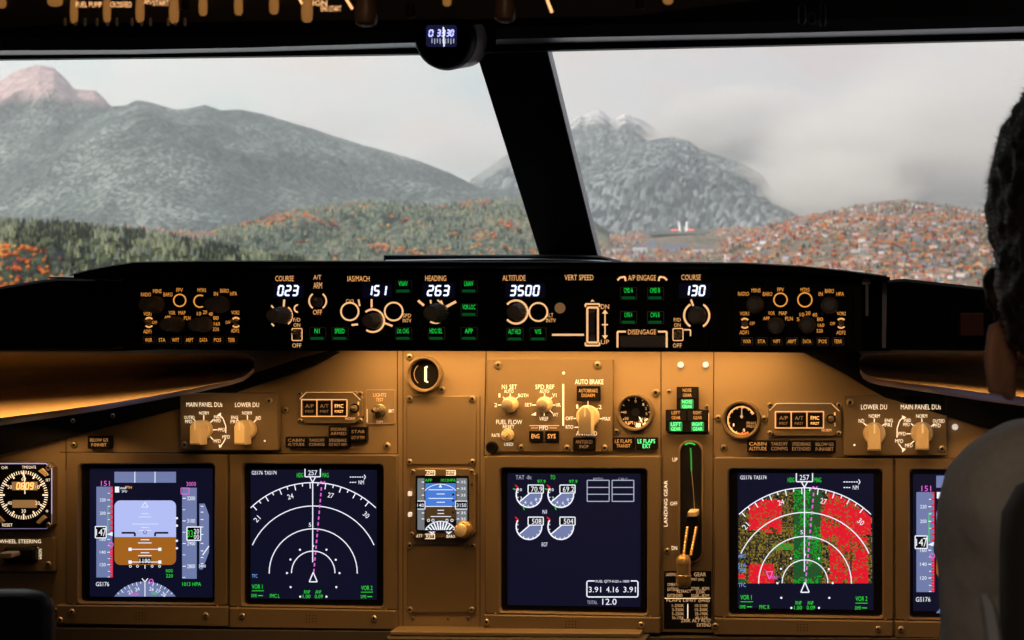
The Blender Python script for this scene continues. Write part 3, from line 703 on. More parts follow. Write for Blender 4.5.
b = MB(); q = [W(384, 254.5, -.03), W(560, 254.5, -.03), W(612, 257, -.03), W(612, 261.5, -.04), W(384, 258, -.04)]
b.prism([(383, 254.5), (560, 254.5), (600, 255.5), (609, 258), (609, 266), (383, 266)], -.05, .06, M['frame'], .002, .003)
b.build('post_base', gs, True)
b = MB(); V = []  # pale strip stands in for the sky's reflection on the shelf
for px, py in ((386, 261), (470, 259.8), (540, 259.6), (600, 261.2), (612, 262.5)):
    c = W(px, py, -.065)
    for i in range(8): a = i * math.pi / 4; V.append((c.x, c.y - .004 * math.cos(a), c.z + .0013 * math.sin(a)))
b.add(V, [(j * 8 + i, j * 8 + (i + 1) % 8, (j + 1) * 8 + (i + 1) % 8, (j + 1) * 8 + i) for j in range(4) for i in range(8)], mat('sill_strip_metal', (.5, .52, .56), .3, .6)); b.build('sill_strip', gs, True)
# side boxes of the glareshield
def side_box(pts, Yf, label, extra=None, lamp=None):
    t = thing('glareshield_wing', W(sum(p[0] for p in pts) / len(pts), max(p[1] for p in pts), Yf + .05), label, 'glareshield wing')
    b = MB(Yf); b.prism(pts, Yf, Yf + .14, M['matte'], .003, .004); b.build('housing', t, True)
    if lamp:
        b = MB(Yf); b.prism(rrect(*lamp, 1.5), Yf - .006, Yf + .002, M['redlamp'], .001, .001); b.build('warning_lamp', t)
    return t
wl = side_box([(-60, 296), (0, 286.5), (44, 279.5), (60, 278), (108, 278.6), (126, 281), (126, 346), (110, 351.5), (-60, 351.5)], -.27, 'black glareshield side box at the left end, with a pale upper edge')
wr = side_box([(884, 281), (896, 279), (905, 278.6), (1000, 289), (1120, 303), (1120, 352), (884, 350), (880, 345), (880, 286)], -.27, 'black glareshield side box behind the person, with a dark red lamp', lamp=(960, 313, 984, 336))
for p_, tpts, Yf in ((wl, [(50, 277.6), (62, 277.4), (100, 278.8), (112, 280.5), (124, 279.6)], -.285), ):  # pale strip stands in for the highlight along the box's edge
    b = MB(); V = []
    for px, py in tpts:
        c = W(px, py, Yf)
        for i in range(8): a = i * math.pi / 4; V.append((c.x, c.y - .002 * math.cos(a), c.z + .0012 * math.sin(a)))
    b.add(V, [(j * 8 + i, j * 8 + (i + 1) % 8, (j + 1) * 8 + (i + 1) % 8, (j + 1) * 8 + i) for j in range(len(tpts) - 1) for i in range(8)], MATS['sill_strip_metal']); b.build('edge_strip', p_, True)
b = MB(-.25); b.prism([(858, 276), (890, 277), (890, 351), (858, 351)], -.25, -.14, M['matte']); b.prism([(882, 283), (887, 282), (886, 348), (882, 348)], -.278, -.268, M['lintel']); b.prism(rrect(862, 279, 871, 284, 1), -.31, -.28, M['screw']); b.prism(rrect(865.5, 284, 868.5, 316, 1), -.31, -.28, M['greyk']); b.build('latch', wr)

def green_legend(b, t, x, y, w=None):
    b.text(t, x, y, 4.8, M['green'], w or 9, -.0012); b.poly(rect(x - 6.5, y + 6, x + 6.5, y + 8.6), M['greenbar'], -.0012)

# ---- mode control panel
mcp = thing('mode_control_panel', W(480, 348, YG), 'black autopilot mode panel with blue-white figures 023 151 263 3500 130', 'control panel')
b = MB(YG); b.prism(rrect(252, 270.5, 709, 349.5, 2), YG - .004, YG + .004, M['black'], .001, .001); b.build('plate', mcp)
P = YG - .0045
lt = MB(P); T = lt.text; am = M['amber']; ab = M['amberbright']
T('COURSE', 284.5, 278.5, 5.5, am, 18.5); T('A/T', 317.3, 277.3, 4.6, am, 8); T('ARM', 317.7, 285.4, 6.2, am, 8.5); T('OFF', 317.5, 312.2, 5, am, 9)
T('IAS/MACH', 358.5, 278.7, 5.5, am, 22); T('HEADING', 435.7, 278.3, 5.5, am, 21); T('ALTITUDE', 514, 278, 5.5, am, 23); T('VERT SPEED', 579, 277.5, 5.5, am, 29)
T('A/P ENGAGE', 642, 277.8, 5.5, am, 28); T('COURSE', 691, 277.3, 5.5, am, 19.5); T('DISENGAGE', 642, 332, 5, am, 28)
for x in (296.8, 677.3): T('F/D', x, 319.8, 3.6, am, 7); T('ON', x, 325, 3.6, am, 6.5); T('OFF', x, 345.5, 4.2, am, 9)
for x in (297, 678): lt.pline(rrect(x - 5, 328.5, x + 5, 340.5, 1), .9, ab, close=True)
T('C/O', 349.8, 301, 3.4, am, 8); T('SPD', 407, 315.6, 3.8, am, 8); T('INTV', 407, 320.6, 3.8, am, 8.5); T('ALT', 549.5, 315.2, 3.8, am, 7.5); T('INTV', 551, 320.4, 3.8, am, 9.5)
T('DN', 605, 306.6, 4.6, am, 8); T('UP', 605, 342, 4.6, am, 8)
# scales round the knobs
lt.arc(281.5, 315.6, 10.4, 2, -52, 52, ab); lt.line((284.3, 299.5), (283.6, 307.5), 2, ab); lt.line((271.3, 305.5), (273.5, 308), 1.6, ab); lt.line((271.5, 323.5), (274, 326), 1.6, ab)
lt.arc(298, 308.5, 3.6, 1.5, 90, 270, ab)
lt.arc(317.7, 301, 8.6, 1.6, 125, 235, ab); lt.arc(317.7, 301, 8.6, 1.6, -55, 55, ab)
lt.ring(349.8, 311.5, 8.8, 1.7, ab); lt.ring(393.7, 311.5, 9, 1.7, ab); lt.arc(372.8, 320.7, 11.3, 1.9, -125, 130, ab)
lt.line((371.6, 299.2), (371.6, 307.6), 1.9, ab); lt.line((351.5, 325), (358, 324.4), 2, ab); lt.line((384.5, 323), (392.5, 326), 2, ab); lt.line((358.5, 299.5), (359.8, 306), 1.6, ab)
lt.line((418, 300.5), (424, 305.5), 2.4, ab); lt.arc(435.5, 312.5, 10.6, 1.7, -120, 50, ab); lt.line((430.5, 300), (431, 303.5), 1.6, ab); lt.line((437.5, 300), (441.5, 303.5), 1.6, ab); lt.line((445, 307.5), (456, 301.5), 2.5, ab); lt.line((441, 300.5), (442.5, 304.5), 1.6, ab)
lt.arc(516, 312, 11.6, 2, -140, 140, ab); lt.ring(538.3, 312, 9.1, 1.7, ab); lt.poly(circ(560, 308, 5.4), M['amberlow'])
lt.line((552, 334.8), (584, 334.8), 2, ab)
for y, s in ((304, 1), (345.5, -1)): lt.pline([(585.5, y + 3 * s), (585.5, y), (599.5, y), (599.5, y + 3 * s)], 1.7, ab)
lt.poly([(590.5, 301.5), (592.5, 299.4), (594.5, 301.5)], ab)
lt.pline(rrect(587.3, 307.5, 598, 342.5, 1), 2, ab, close=True); lt.line((605, 311), (605, 338), 1.3, ab); lt.line((602, 324.7), (608, 324.7), 1.3, ab)
lt.poly([(605, 309.6), (608, 313.6), (602, 313.6)], ab); lt.poly([(605, 339.4), (608, 335.4), (602, 335.4)], ab)
lt.pline([(617.5, 280.3), (620, 277.5), (625, 276.8), (625.6, 281)], 1.9, ab); lt.pline([(667, 280.3), (664.5, 277.5), (659.5, 276.8), (658.6, 281)], 1.9, ab)
lt.pline([(617.5, 347.5), (617.5, 331.6), (626, 331.6)], 1.9, ab); lt.pline([(658, 331.6), (666.7, 331.6), (666.7, 347.5)], 1.9, ab)
lt.arc(696.7, 315.4, 12.6, 2, 120, 240, ab); lt.arc(696.7, 315.4, 12.6, 2, -60, 58, ab); lt.line((691, 299.5), (693.2, 306), 2, ab); lt.pline([(684, 329.8), (690.5, 329.8), (690.5, 336)], 1.3, ab)
for t_, x, y, w_ in (('N1', 317, 331, 5), ('SPEED', 339.6, 331, 10), ('VNAV', 403, 283.6, 9), ('LVL CHG', 403, 331, 11.5), ('LNAV', 468.8, 283.6, 9), ('VOR LOC', 468.8, 307, 13), ('APP', 468.8, 331, 8),
                     ('HDG SEL', 436, 331, 12.5), ('ALT HLD', 514.6, 331.6, 12.5), ('V/S', 537.9, 331.6, 6.5), ('CMD A', 628.4, 290.4, 9), ('CMD B', 655, 290.4, 10), ('CWS A', 628.4, 314.8, 8), ('CWS B', 655, 314.8, 9)):
    green_legend(lt, t_, x, y, w_)
lt.build('lettering', mcp)
for s, x, w_ in (('023', 288, 22), ('151', 376.7, 21), ('263', 438.3, 23.5), ('3500', 524.6, 31), ('130', 694.4, 23)):
    d = MB(YG - .0042); d.poly(rrect(x - w_ / 2 - 4, 283, x + w_ / 2 + 5, 298, 1), M['digitglow'], -.0004); digits(d, s, x, 290.6, w_, 9.4, M['digit'], -.0008); d.build('figure_display', mcp)
K = YG - .004
round_knob(mcp, 284, 315.5, 9, K, M['rubber'], .036, M['greyk'], 'course_knob'); round_knob(mcp, 375.5, 320.7, 8, K, M['rubber'], .03, M['greyk'], 'speed_knob')
round_knob(mcp, 439.5, 313, 10, K, M['rubber'], .038, M['greyk'], 'heading_knob'); round_knob(mcp, 518.5, 312, 9, K, M['rubber'], .028, M['greyk'], 'altitude_knob'); round_knob(mcp, 697.5, 315.4, 9, K, M['rubber'], .032, M['greyk'], 'course_knob')
toggle(mcp, 318.5, 302, 5, K, (0, -4), M['greyk'], .016)
for x in (297.6, 678.4): toggle(mcp, x, 334.5, 4.6, K, (0, -3), M['gold'], .014)
b = MB(K); V = []
for i in range(15):
    a = math.pi * (i / 14); py = 325 - 16 * math.cos(a); y = -.008 * math.sin(a)
    for px in (589.8, 595.6): p = W(px, py, K); V.append(p + Vector((0, y * (1 if i % 2 else .75), 0)))
b.add(V, [(2 * i, 2 * i + 1, 2 * i + 3, 2 * i + 2) for i in range(14)], M['rubber']); b.build('thumbwheel', mcp)
b = MB(K); b.prism(rrect(620, 335.5, 664, 347.5, 1), K - .005, K, M['greyk'], .001, .001); b.build('disengage_bar', mcp)
for xs, y in (((311, 333), (333.5, 333), (397, 333), (397, 286), (462.5, 286), (462.5, 309.5), (462.5, 333), (430, 333), (508.5, 333.5), (531.5, 333.5), (622, 293), (649, 293), (622, 317), (649, 317)), 0),:
    for x, yy in xs:
        b = MB(K); b.frame(rrect(x - 2, yy - 6, x + 15, yy + 7, 1, 2), rrect(x - 1.2, yy - 5.2, x + 14.2, yy + 6.2, .8, 2), K - .0012, K, M['greyk'], 0, .0002); b.build('push_button', mcp)

# ---- EFIS control panels
def efis(X, Yp, x0, y0, x1, y1, label, side):
    t = thing('display_control_panel', W((x0 + x1) / 2, y1, YG), label, 'control panel')
    b = MB(YG); b.prism(rrect(x0, y0, x1, y1, 2), YG - .003, YG + .004, M['black'], .001, .001); b.build('plate', t)
    l = MB(YG - .0036); am = M['amberdim'] if side == 'L' else M['amberdim']; br = M['amber']
    def TT(s, x, y, h, w): l.text(s, x, y, h, M['amberx'], w)
    for s, (x, y), h, w in X['t']: TT(s, x, y, h, w)
    for (x, y, r, a0, a1) in X['r']: l.arc(x, y, r, 1.3, a0, a1, M['amberx'])
    l.build('lettering', t)
    for (x, y, r) in X['k']: round_knob(t, x, y, r, YG - .003, M['rubber'], .036, M['rubber'], 'selector_knob')
    for (x, y) in X['s']:
        toggle(t, x, y, 3.0, YG - .003, (0, -2), M['gold'], .012)
        m_ = MB(YG - .0036); m_.arc(x, y - .5, 4.2, 1.7, 40, 140, M['amber']); m_.arc(x, y + .5, 4.2, 1.5, 220, 320, M['amber']); m_.build('switch_mark', t)
    for x in X['b']:
        b = MB(YG); b.frame(rrect(x - 6, Yp - 4, x + 6, Yp + 4, 1, 2), rrect(x - 5.3, Yp - 3.3, x + 5.3, Yp + 3.3, .8, 2), YG - .0042, YG - .003, M['greyk'], 0, .0002); b.build('push_button', t)
    return t
M['amberx'] = mat('amber_efis_legend', (.5, .35, .2), emit=(1, .38, .06), es=.85)
EL = dict(t=[('RADIO', (146, 294.5), 4, 10), ('MINS', (157.3, 291.2), 4, 8.5), ('BARO', (168, 294.5), 4, 9), ('FPV', (179.6, 290), 3.8, 6.5), ('MTRS', (201.8, 290.2), 3.8, 8.5), ('IN', (215.9, 293.8), 4, 4), ('BARO', (224.5, 290.8), 4.2, 8.5), ('HPA', (233.6, 293.6), 4, 7),
    ('VOR1', (147.5, 314), 3.8, 8), ('OFF', (154.6, 322.6), 3.2, 5), ('ADF1', (147.3, 331.5), 3.8, 8), ('APP', (167.5, 317.2), 3.2, 6), ('VOR', (172, 312.8), 3.8, 6.5), ('MAP', (182, 312.8), 3.8, 7), ('PLN', (187.2, 318), 3.8, 6.5),
    ('10', (199, 313.7), 3.8, 4.2), ('20', (205, 312.2), 3.8, 4.2), ('40', (210.8, 314), 3.8, 4.2), ('80', (215.9, 318), 3.8, 5.2), ('160', (216.9, 323.8), 3.6, 6), ('320', (215.9, 329.2), 3.6, 6), ('VOR2', (235.4, 312.6), 3.8, 8), ('OFF', (228, 322.4), 3.2, 5), ('ADF2', (235, 330.6), 3.8, 8)]
    + [(s, (x, 340), 3.8, w) for s, x, w in (('WXR', 148.5, 7), ('STA', 162, 6.5), ('WPT', 175.6, 7), ('ARPT', 189.6, 7.5), ('DATA', 203.6, 7.5), ('POS', 217.5, 7), ('TERR', 231.5, 7))],
    r=[(179.7, 300.4, 6, 0, 360), (200, 301.2, 6, 60, 300)], k=[(157.5, 304.8, 8.6), (222.5, 304.6, 8.6), (178, 324.5, 8), (206, 324.5, 8)], s=[(149, 322.4), (236, 322.4)], b=(148.5, 162, 175.6, 189.6, 203.6, 217.5, 231.5))
efis(EL, 340, 134, 283, 246, 347, 'black display control panel with dim amber legends at the left end of the glareshield', 'L')
ER = dict(t=[('RADIO', (743.6, 293.8), 4, 11), ('MINS', (756, 290.4), 4, 9), ('BARO', (767.6, 294), 4, 9.5), ('FPV', (780.6, 289.6), 3.8, 6.5), ('MTRS', (805, 289.8), 3.8, 9), ('IN', (820.7, 294), 4, 4), ('BARO', (829.5, 291), 4.2, 9), ('HPA', (840.2, 294), 4, 7.5),
    ('VOR1', (744.5, 313.6), 3.8, 9), ('OFF', (752.2, 323.4), 3.2, 5), ('ADF1', (744, 332.4), 3.8, 9), ('APP', (766.4, 318.4), 3.6, 6.5), ('VOR', (771.5, 313.2), 3.8, 6.5), ('MAP', (783, 313.2), 3.8, 8), ('PLN', (789, 318.6), 3.8, 7.5), ('5', (798, 319.3), 3.6, 2.6),
    ('10', (802, 314.6), 3.8, 4.6), ('20', (808, 313.2), 3.8, 4.8), ('40', (814.7, 314.9), 3.8, 4.8), ('80', (820, 319.3), 3.8, 6), ('160', (821, 325.2), 3.6, 6.4), ('320', (819.6, 330.8), 3.6, 6.4), ('VOR2', (841.4, 313.6), 3.8, 9), ('OFF', (832.6, 323.6), 3.2, 5), ('ADF2', (841, 332.6), 3.8, 9)]
    + [(s, (x, 341.4), 3.8, w) for s, x, w in (('WXR', 746.9, 8), ('STA', 761.6, 7.5), ('WPT', 776.6, 7.5), ('ARPT', 791.9, 8.5), ('DATA', 807, 8), ('POS', 822.7, 8), ('TERR', 838, 8))],
    r=[(780.5, 299.8, 6.6, 0, 360), (804.9, 299.8, 7, 0, 360)], k=[(755.6, 304.8, 9), (829.8, 305.6, 9), (776.5, 325.6, 8.6), (807.4, 325, 8.8)], s=[(744.8, 323.3), (841.2, 323.3)], b=(746.9, 761.6, 776.6, 791.9, 807, 822.7, 838))
efis(ER, 341.4, 731, 283, 853, 349, 'black display control panel with dim amber legends at the right end of the glareshield', 'R')

# ================================================================== MAIN PANEL
def quad_rr(q, r, n=4, inset=0):
    """rounded outline of a measured four-corner opening: tl, tr, br, bl"""
    (x0, y0), (x1, y1), (x2, y2), (x3, y3) = q; wd = (x1 - x0 + x2 - x3) / 2; ht = (y3 - y0 + y2 - y1) / 2
    out = []
    for a, b_ in rrect(inset, inset, wd - inset, ht - inset, r, n):
        u, v = a / wd, b_ / ht
        out.append(((x0 * (1 - u) + x1 * u) * (1 - v) + (x3 * (1 - u) + x2 * u) * v, (y0 * (1 - u) + y1 * u) * (1 - v) + (y3 * (1 - u) + y2 * u) * v))
    return out
mp_ = thing('main_instrument_panel', W(512, 634, .0), 'wide tan painted metal panel carrying all the screens, below the glareshield', 'instrument panel')
b = MB(); b.prism([(-170, 330), (1200, 330), (1200, 638), (-170, 622)], 0, .03, M['panel']); b.build('face', mp_)
b = MB(-.0004)
for a, c_ in (((397.3, 340), (398.5, 630)), ((486.4, 340), (484, 456)), ((661, 340), (661, 455)), ((714, 340), (713, 457)), ((66, 434), (66, 470)), ((894, 455), (894, 465))): b.line(a, c_, .9, M['seam'])
b.line((60, 452.2), (397, 454), .8, M['seam']); b.line((714, 456.8), (1040, 458.5), .8, M['seam']); b.line((484, 455.4), (661, 455.6), .8, M['seam'])
b.build('joint', mp_)
for x, y, r in ((74.2, 444.9, 3), (285.8, 410, 2.8), (386.9, 446, 3.2), (409.7, 356.9, 3.1), (441.9, 389.6, 3.1), (655.8, 392.6, 3.4), (706, 437.8, 3.2), (616.5, 431.6, 2.8), (718.3, 418, 3), (764.5, 418.8, 2.8), (723.8, 447.7, 3), (668.9, 391.3, 1.8), (707, 406.5, 1.6)): screw(mp_, x, y, r)
for x, y in ((680.8, 365), (705.8, 365), (955, 427)):
    b = MB(); b.lathe(x, y, [(3.1, 0), (3.1, -.002), (2.6, -.0045), (1.3, -.006), (.01, -.0062)], M['whiteball'], 16); b.build('white_cap', mp_, True)
# lower edge of the panel and the head of the centre pedestal
b = MB(-.02); b.prism([(-170, 626), (395, 632), (395, 700), (-170, 700)], -.02, .06, M['shell']); b.prism([(488, 637), (1200, 640), (1200, 720), (488, 720)], -.02, .06, M['shell']); b.build('lower_skirt', mp_)
def to_floor(o, root):
    lo = min(v.co.z for v in o.data.vertices)
    for v in o.data.vertices:
        if v.co.z < lo + .02: v.co.z = .002 - root.location.z
pd_ = thing('centre_pedestal', W(442, 700, -.1), 'dark head of the centre pedestal under the standby display, its front edge catching amber light', 'pedestal')
b = MB(-.04); b.prism([(390, 631.5), (640, 633.5), (640, 638), (390, 635.5)], -.045, .03, M['plate'], .001, .001); b.build('edge_plate', pd_)
b = MB(-.04); b.prism([(386, 637), (646, 639), (650, 900), (380, 900)], -.05, .02, M['shell'], .003, .003); o = b.build('body', pd_); to_floor(o, pd_)

# ------------------------------------------------------------------ display units
def display_unit(label, outer, opening, active, rail, screws, name='display_unit'):
    t = thing(name, W((outer[3][0] + outer[2][0]) / 2, outer[3][1], 0), label, 'display screen')
    b = MB(); b.frame(quad_rr(outer, 1.5), quad_rr(opening, 4.5), -.012, -.0005, M['bezel'], .002, .0016); b.build('bezel', t, True)
    b = MB(); b.poly(quad_rr(opening, 3, inset=-.8), M['glass'], -.002); b.poly(quad_rr(active, 1), M['navy'], -.0024); b.build('screen', t)
    if rail:
        b = MB(); b.prism(quad_rr(rail, 1), -.015, 0, M['bezel'], .0015, .002)
        x0 = (rail[0][0] + rail[1][0]) / 2 - 6; y0 = (rail[0][1] + rail[2][1]) / 2
        for i in range(4):
            for j in range(3): b.poly(circ(x0 + i * 3.2, y0 - 3 + j * 3, .7, 6), M['seam'], -.0155)
        b.build('lower_rail', t)
    for x, y in screws: screw(t, x, y, 2.6, -.0155)
    for k, sx in ((3, 5.5), (2, -5.5)):
        q = opening[k]; b = MB(-.0125); b.lathe(q[0] + (-3 if k == 3 else 2), q[1] + 1, [(1.3, 0), (1.2, -.0015), (.1, -.002)], M['gold'], 8); b.build('latch_pin', t)
    return t
PF = (60, 450, 3.767)
def pfd(t, tx, half=False):
    b = MB(-.0028, tx); w_, sl_, k_ = M['w'], M['slate'], M['k']; e = -.0003; e2 = -.0006
    b.poly(rect(205, 82, 437, 123), sl_)
    for x in (282, 358): b.line((x, 82), (x, 123), 3, w_, e)
    b.poly(rect(137, 138, 197, 480), sl_); b.poly(rect(460, 142, 515, 485), sl_)
    b.text('151', 171, 126, 19, M['mg'], 33)
    for i in range(17):
        y = 140 + i * 10
        if i % 2 == 0: b.poly(rect(188, y, 197, y + 6), M['r'], e)
    for i in range(12): b.poly(rect(188, 362 + i * 10, 197, 362 + i * 10 + 6), M['r'], e)
    b.line((198, 138), (198, 305), 2, M['r'], e); b.line((198, 360), (198, 480), 2, M['r'], e)
    b.pline([(190, 210), (180, 210), (180, 306)], 2.4, M['g'], e)
    for s, y in (('220', 188), ('200', 238), ('160', 337), ('140', 385), ('120', 432)): b.text(s, 161, y, 12, w_, 22, e); b.line((178, y), (188, y), 3, w_, e)
    for y in (163, 213, 262, 360, 409, 457, 478): b.line((180, y), (188, y), 2.2, w_, e)
    b.poly(rect(133, 288, 174, 331), k_, e); b.pline(rect(133, 288, 174, 331), 3.5, w_, e2, True); b.text('14', 148, 310, 24, w_, 24, e2); b.text('7', 167, 310, 30, w_, 12, e2); b.poly([(176, 318), (198, 308), (198, 324)], w_, e)
    b.ring(192, 356, 8, 3, M['mg'], e2)
    b.text('GS176', 160, 505, 16, w_, 50)
    # attitude ball
    rr = rrect(205, 190, 437, 433, 22, 6)
    b.poly([p for p in rr], M['lav'], 0)
    b.poly([(205, 328), (437, 328)] + [p for p in rr if p[1] > 330], M['ground'], e)
    for x0, x1, y in ((304, 336, 338), (294, 345, 350), (262, 378, 374), (304, 336, 387), (294, 345, 398), (262, 378, 422)): b.line((x0, y), (x1, y), 3, w_, e2)
    for x in (264, 376): b.poly(rect(x - 6, 368, x + 6, 380), w_, e2); b.poly(rect(x - 6, 416, x + 6, 428), w_, e2)
    for x0, x1, y in ((306, 334, 240), (296, 344, 252), (270, 370, 279), (306, 334, 292), (296, 344, 303)): b.line((x0, y), (x1, y), 1.6, w_, e)
    b.pline([(320, 196), (308, 215), (332, 215)], 2, w_, e, True)
    for s in (-1, 1):
        cx = 320 + s * 38; b.pline([(cx + s * 50, 312), (cx, 312), (cx, 325)], 7, k_, e); b.pline([(cx + s * 49, 312), (cx, 312), (cx, 324)], 2.4, w_, e2) if 0 else None
    b.ring(320, 310, 6, 2, k_, e); b.poly(rect(297, 405, 343, 430), k_, e2); b.text('1190', 320, 418, 17, w_, 40, -.0008)
    for x in (265, 292, 347, 375): b.ring(x, 438, 4, 2, w_)
    b.line((320, 430), (320, 447), 3, w_)
    for y in (257, 285, 342, 370): b.poly(circ(440, y, 4.5, 10), w_, e2)
    # altitude tape
    b.text('3000', 494, 128, 16, M['mg'], 36); b.pline(rect(456, 143, 486, 166), 3, M['mg'], e2, True)
    for s, y in (('3200', 182), ('3100', 267), ('2900', 352), ('2800', 438)): b.text(s, 494, y, 15, w_, 30, e); b.line((462, y), (474, y), 3, w_, e)
    for y in (225, 310, 395, 480): b.line((462, y), (472, y), 2.4, w_, e)
    b.poly(rect(478, 290, 530, 340), k_, e); b.pline(rect(478, 290, 530, 340), 4, w_, e2, True); b.text('33', 490, 315, 26, M['g'], 20, e2); b.text('20', 514, 306, 18, w_, 20, e2); b.text('00', 514, 327, 18, w_, 20, e2)
    b.poly([(525, 202), (545, 202), (561, 245), (561, 385), (537, 450), (525, 450)], sl_)
    for y in (212, 234, 262, 290, 318, 352, 380, 405, 428): b.line((530, y), (540, y), 3, w_, e)
    b.line((537, 396), (561, 362), 4, w_, e); b.text('3400', 536, 437, 11, w_, 26, e)
    b.text('1013 HPA', 496, 505, 14, M['g'], 70); b.text('RADIO', 412, 455, 12, M['g'], 26); b.text('220', 412, 474, 13, M['g'], 26)
    b.poly(rect(207, 138, 223, 160), w_); b.text('VNAV', 238, 144, 9, w_, 26); b.text('PTH', 258, 141, 10, M['amber'], 24); b.text('SPD', 243, 156, 8, w_, 20)
    # heading rose, cut by the lower edge
    cx, cy, Rr = 320, 641, 146; a0 = math.degrees(math.asin((cy - 552) / Rr)); P = [(cx + Rr * math.cos(R(a)), cy - Rr * math.sin(R(a))) for a in np.linspace(a0, 180 - a0, 26)]
    b.poly(P, sl_)
    for i in range(15):
        a = 90 + (i - 7) * 6.4
        if abs(a - 90) < 90 - a0: c_, s_ = math.cos(R(a)), math.sin(R(a)); ln = 15 if i % 2 else 8; b.line((cx + Rr * c_, cy - Rr * s_), (cx + (Rr - ln) * c_, cy - (Rr - ln) * s_), 2.4, w_, e)
    for s, a in (('23', 118), ('24', 104), ('26', 78), ('27', 66), ('28', 54)): b.text(s, cx + 120 * math.cos(R(a)), cy - 120 * math.sin(R(a)), 14, w_, 17, e, a - 90)
    b.line((320, 500), (320, 552), 3, w_, e2); b.pline([(309, 484), (320, 497), (331, 484)], 3.5, w_, e2); b.pline([(334, 492), (346, 486), (352, 495), (340, 500)], 3, M['mg'], e2, True)
    b.text('263H', 280, 543, 13, M['mg'], 32, e2); b.text('MAG', 355, 540, 10, M['g'], 20, e2)
    return b.build('symbology', t)
DU = {}
L1 = display_unit('leftmost of the screens, showing a pale sky over brown ground between grey scales', [(66, 453), (227.3, 454.5), (227.5, 605.5), (65.5, 604.5)], [(77.3, 463.3), (215.3, 462.6), (215.3, 605), (77.3, 603.4)],
    [(89.7, 468.6), (212.6, 468.2), (212.6, 597.6), (89.7, 596.5)], [(56, 605), (228, 606.5), (228, 627), (56, 624)], [(72, 612), (206, 615.5), (60, 620)])
pfd(L1, PF)
L2 = display_unit('screen of white range arcs on plain dark blue, left of the narrow standby column', [(229, 454.5), (396.8, 455), (396.8, 610), (229, 606.5)], [(241.1, 462.7), (384, 463.5), (384, 608.7), (241.1, 606.6)],
    [(250.6, 469.4), (376.8, 470), (376.8, 600), (250.6, 598.6)], [(229, 607.5), (396, 610.5), (396, 630), (229, 628)], [(374, 618.5), (242, 616)])
L3 = display_unit('middle screen with round engine dials at its upper left and fuel figures below', [(484.5, 456), (660, 456), (660, 617), (484.5, 614)], [(498.4, 467), (648.3, 467.8), (648.3, 615.7), (498.4, 612.7)],
    [(507.5, 473.2), (640.5, 473.6), (640.5, 607), (507.5, 605)], [(484, 614.5), (660, 617.5), (660, 634), (484, 631.5)], [(641.5, 625), (486.5, 622)])
L4 = display_unit('screen with red and green weather radar patches under white range arcs', [(714, 457.3), (893.5, 458.5), (893.5, 620), (714, 617)], [(727.2, 467.8), (883.7, 468.4), (883.7, 618.7), (727.2, 616.3)],
    [(737.6, 473), (873.6, 473.6), (873.6, 610), (737.6, 608)], [(714, 618), (893, 621), (893, 637), (714, 635)], [(878, 629), (715.5, 626)])
L5 = display_unit('rightmost screen, half hidden behind the person, with a red-edged grey speed scale', [(895, 458.5), (1078, 460), (1078, 622), (895, 620)], [(908.6, 468.4), (1066, 469), (1066, 621), (908.6, 619.7)],
    [(913, 474), (1054, 475), (1054, 613), (913, 611)], [(895, 621), (1078, 623), (1078, 640), (895, 638)], [(901, 629.5)])
# the same picture as on the leftmost screen
pfd(L5, (910.5 - 117 / 3.42, 474.5 - 78 / 3.42, 3.42))

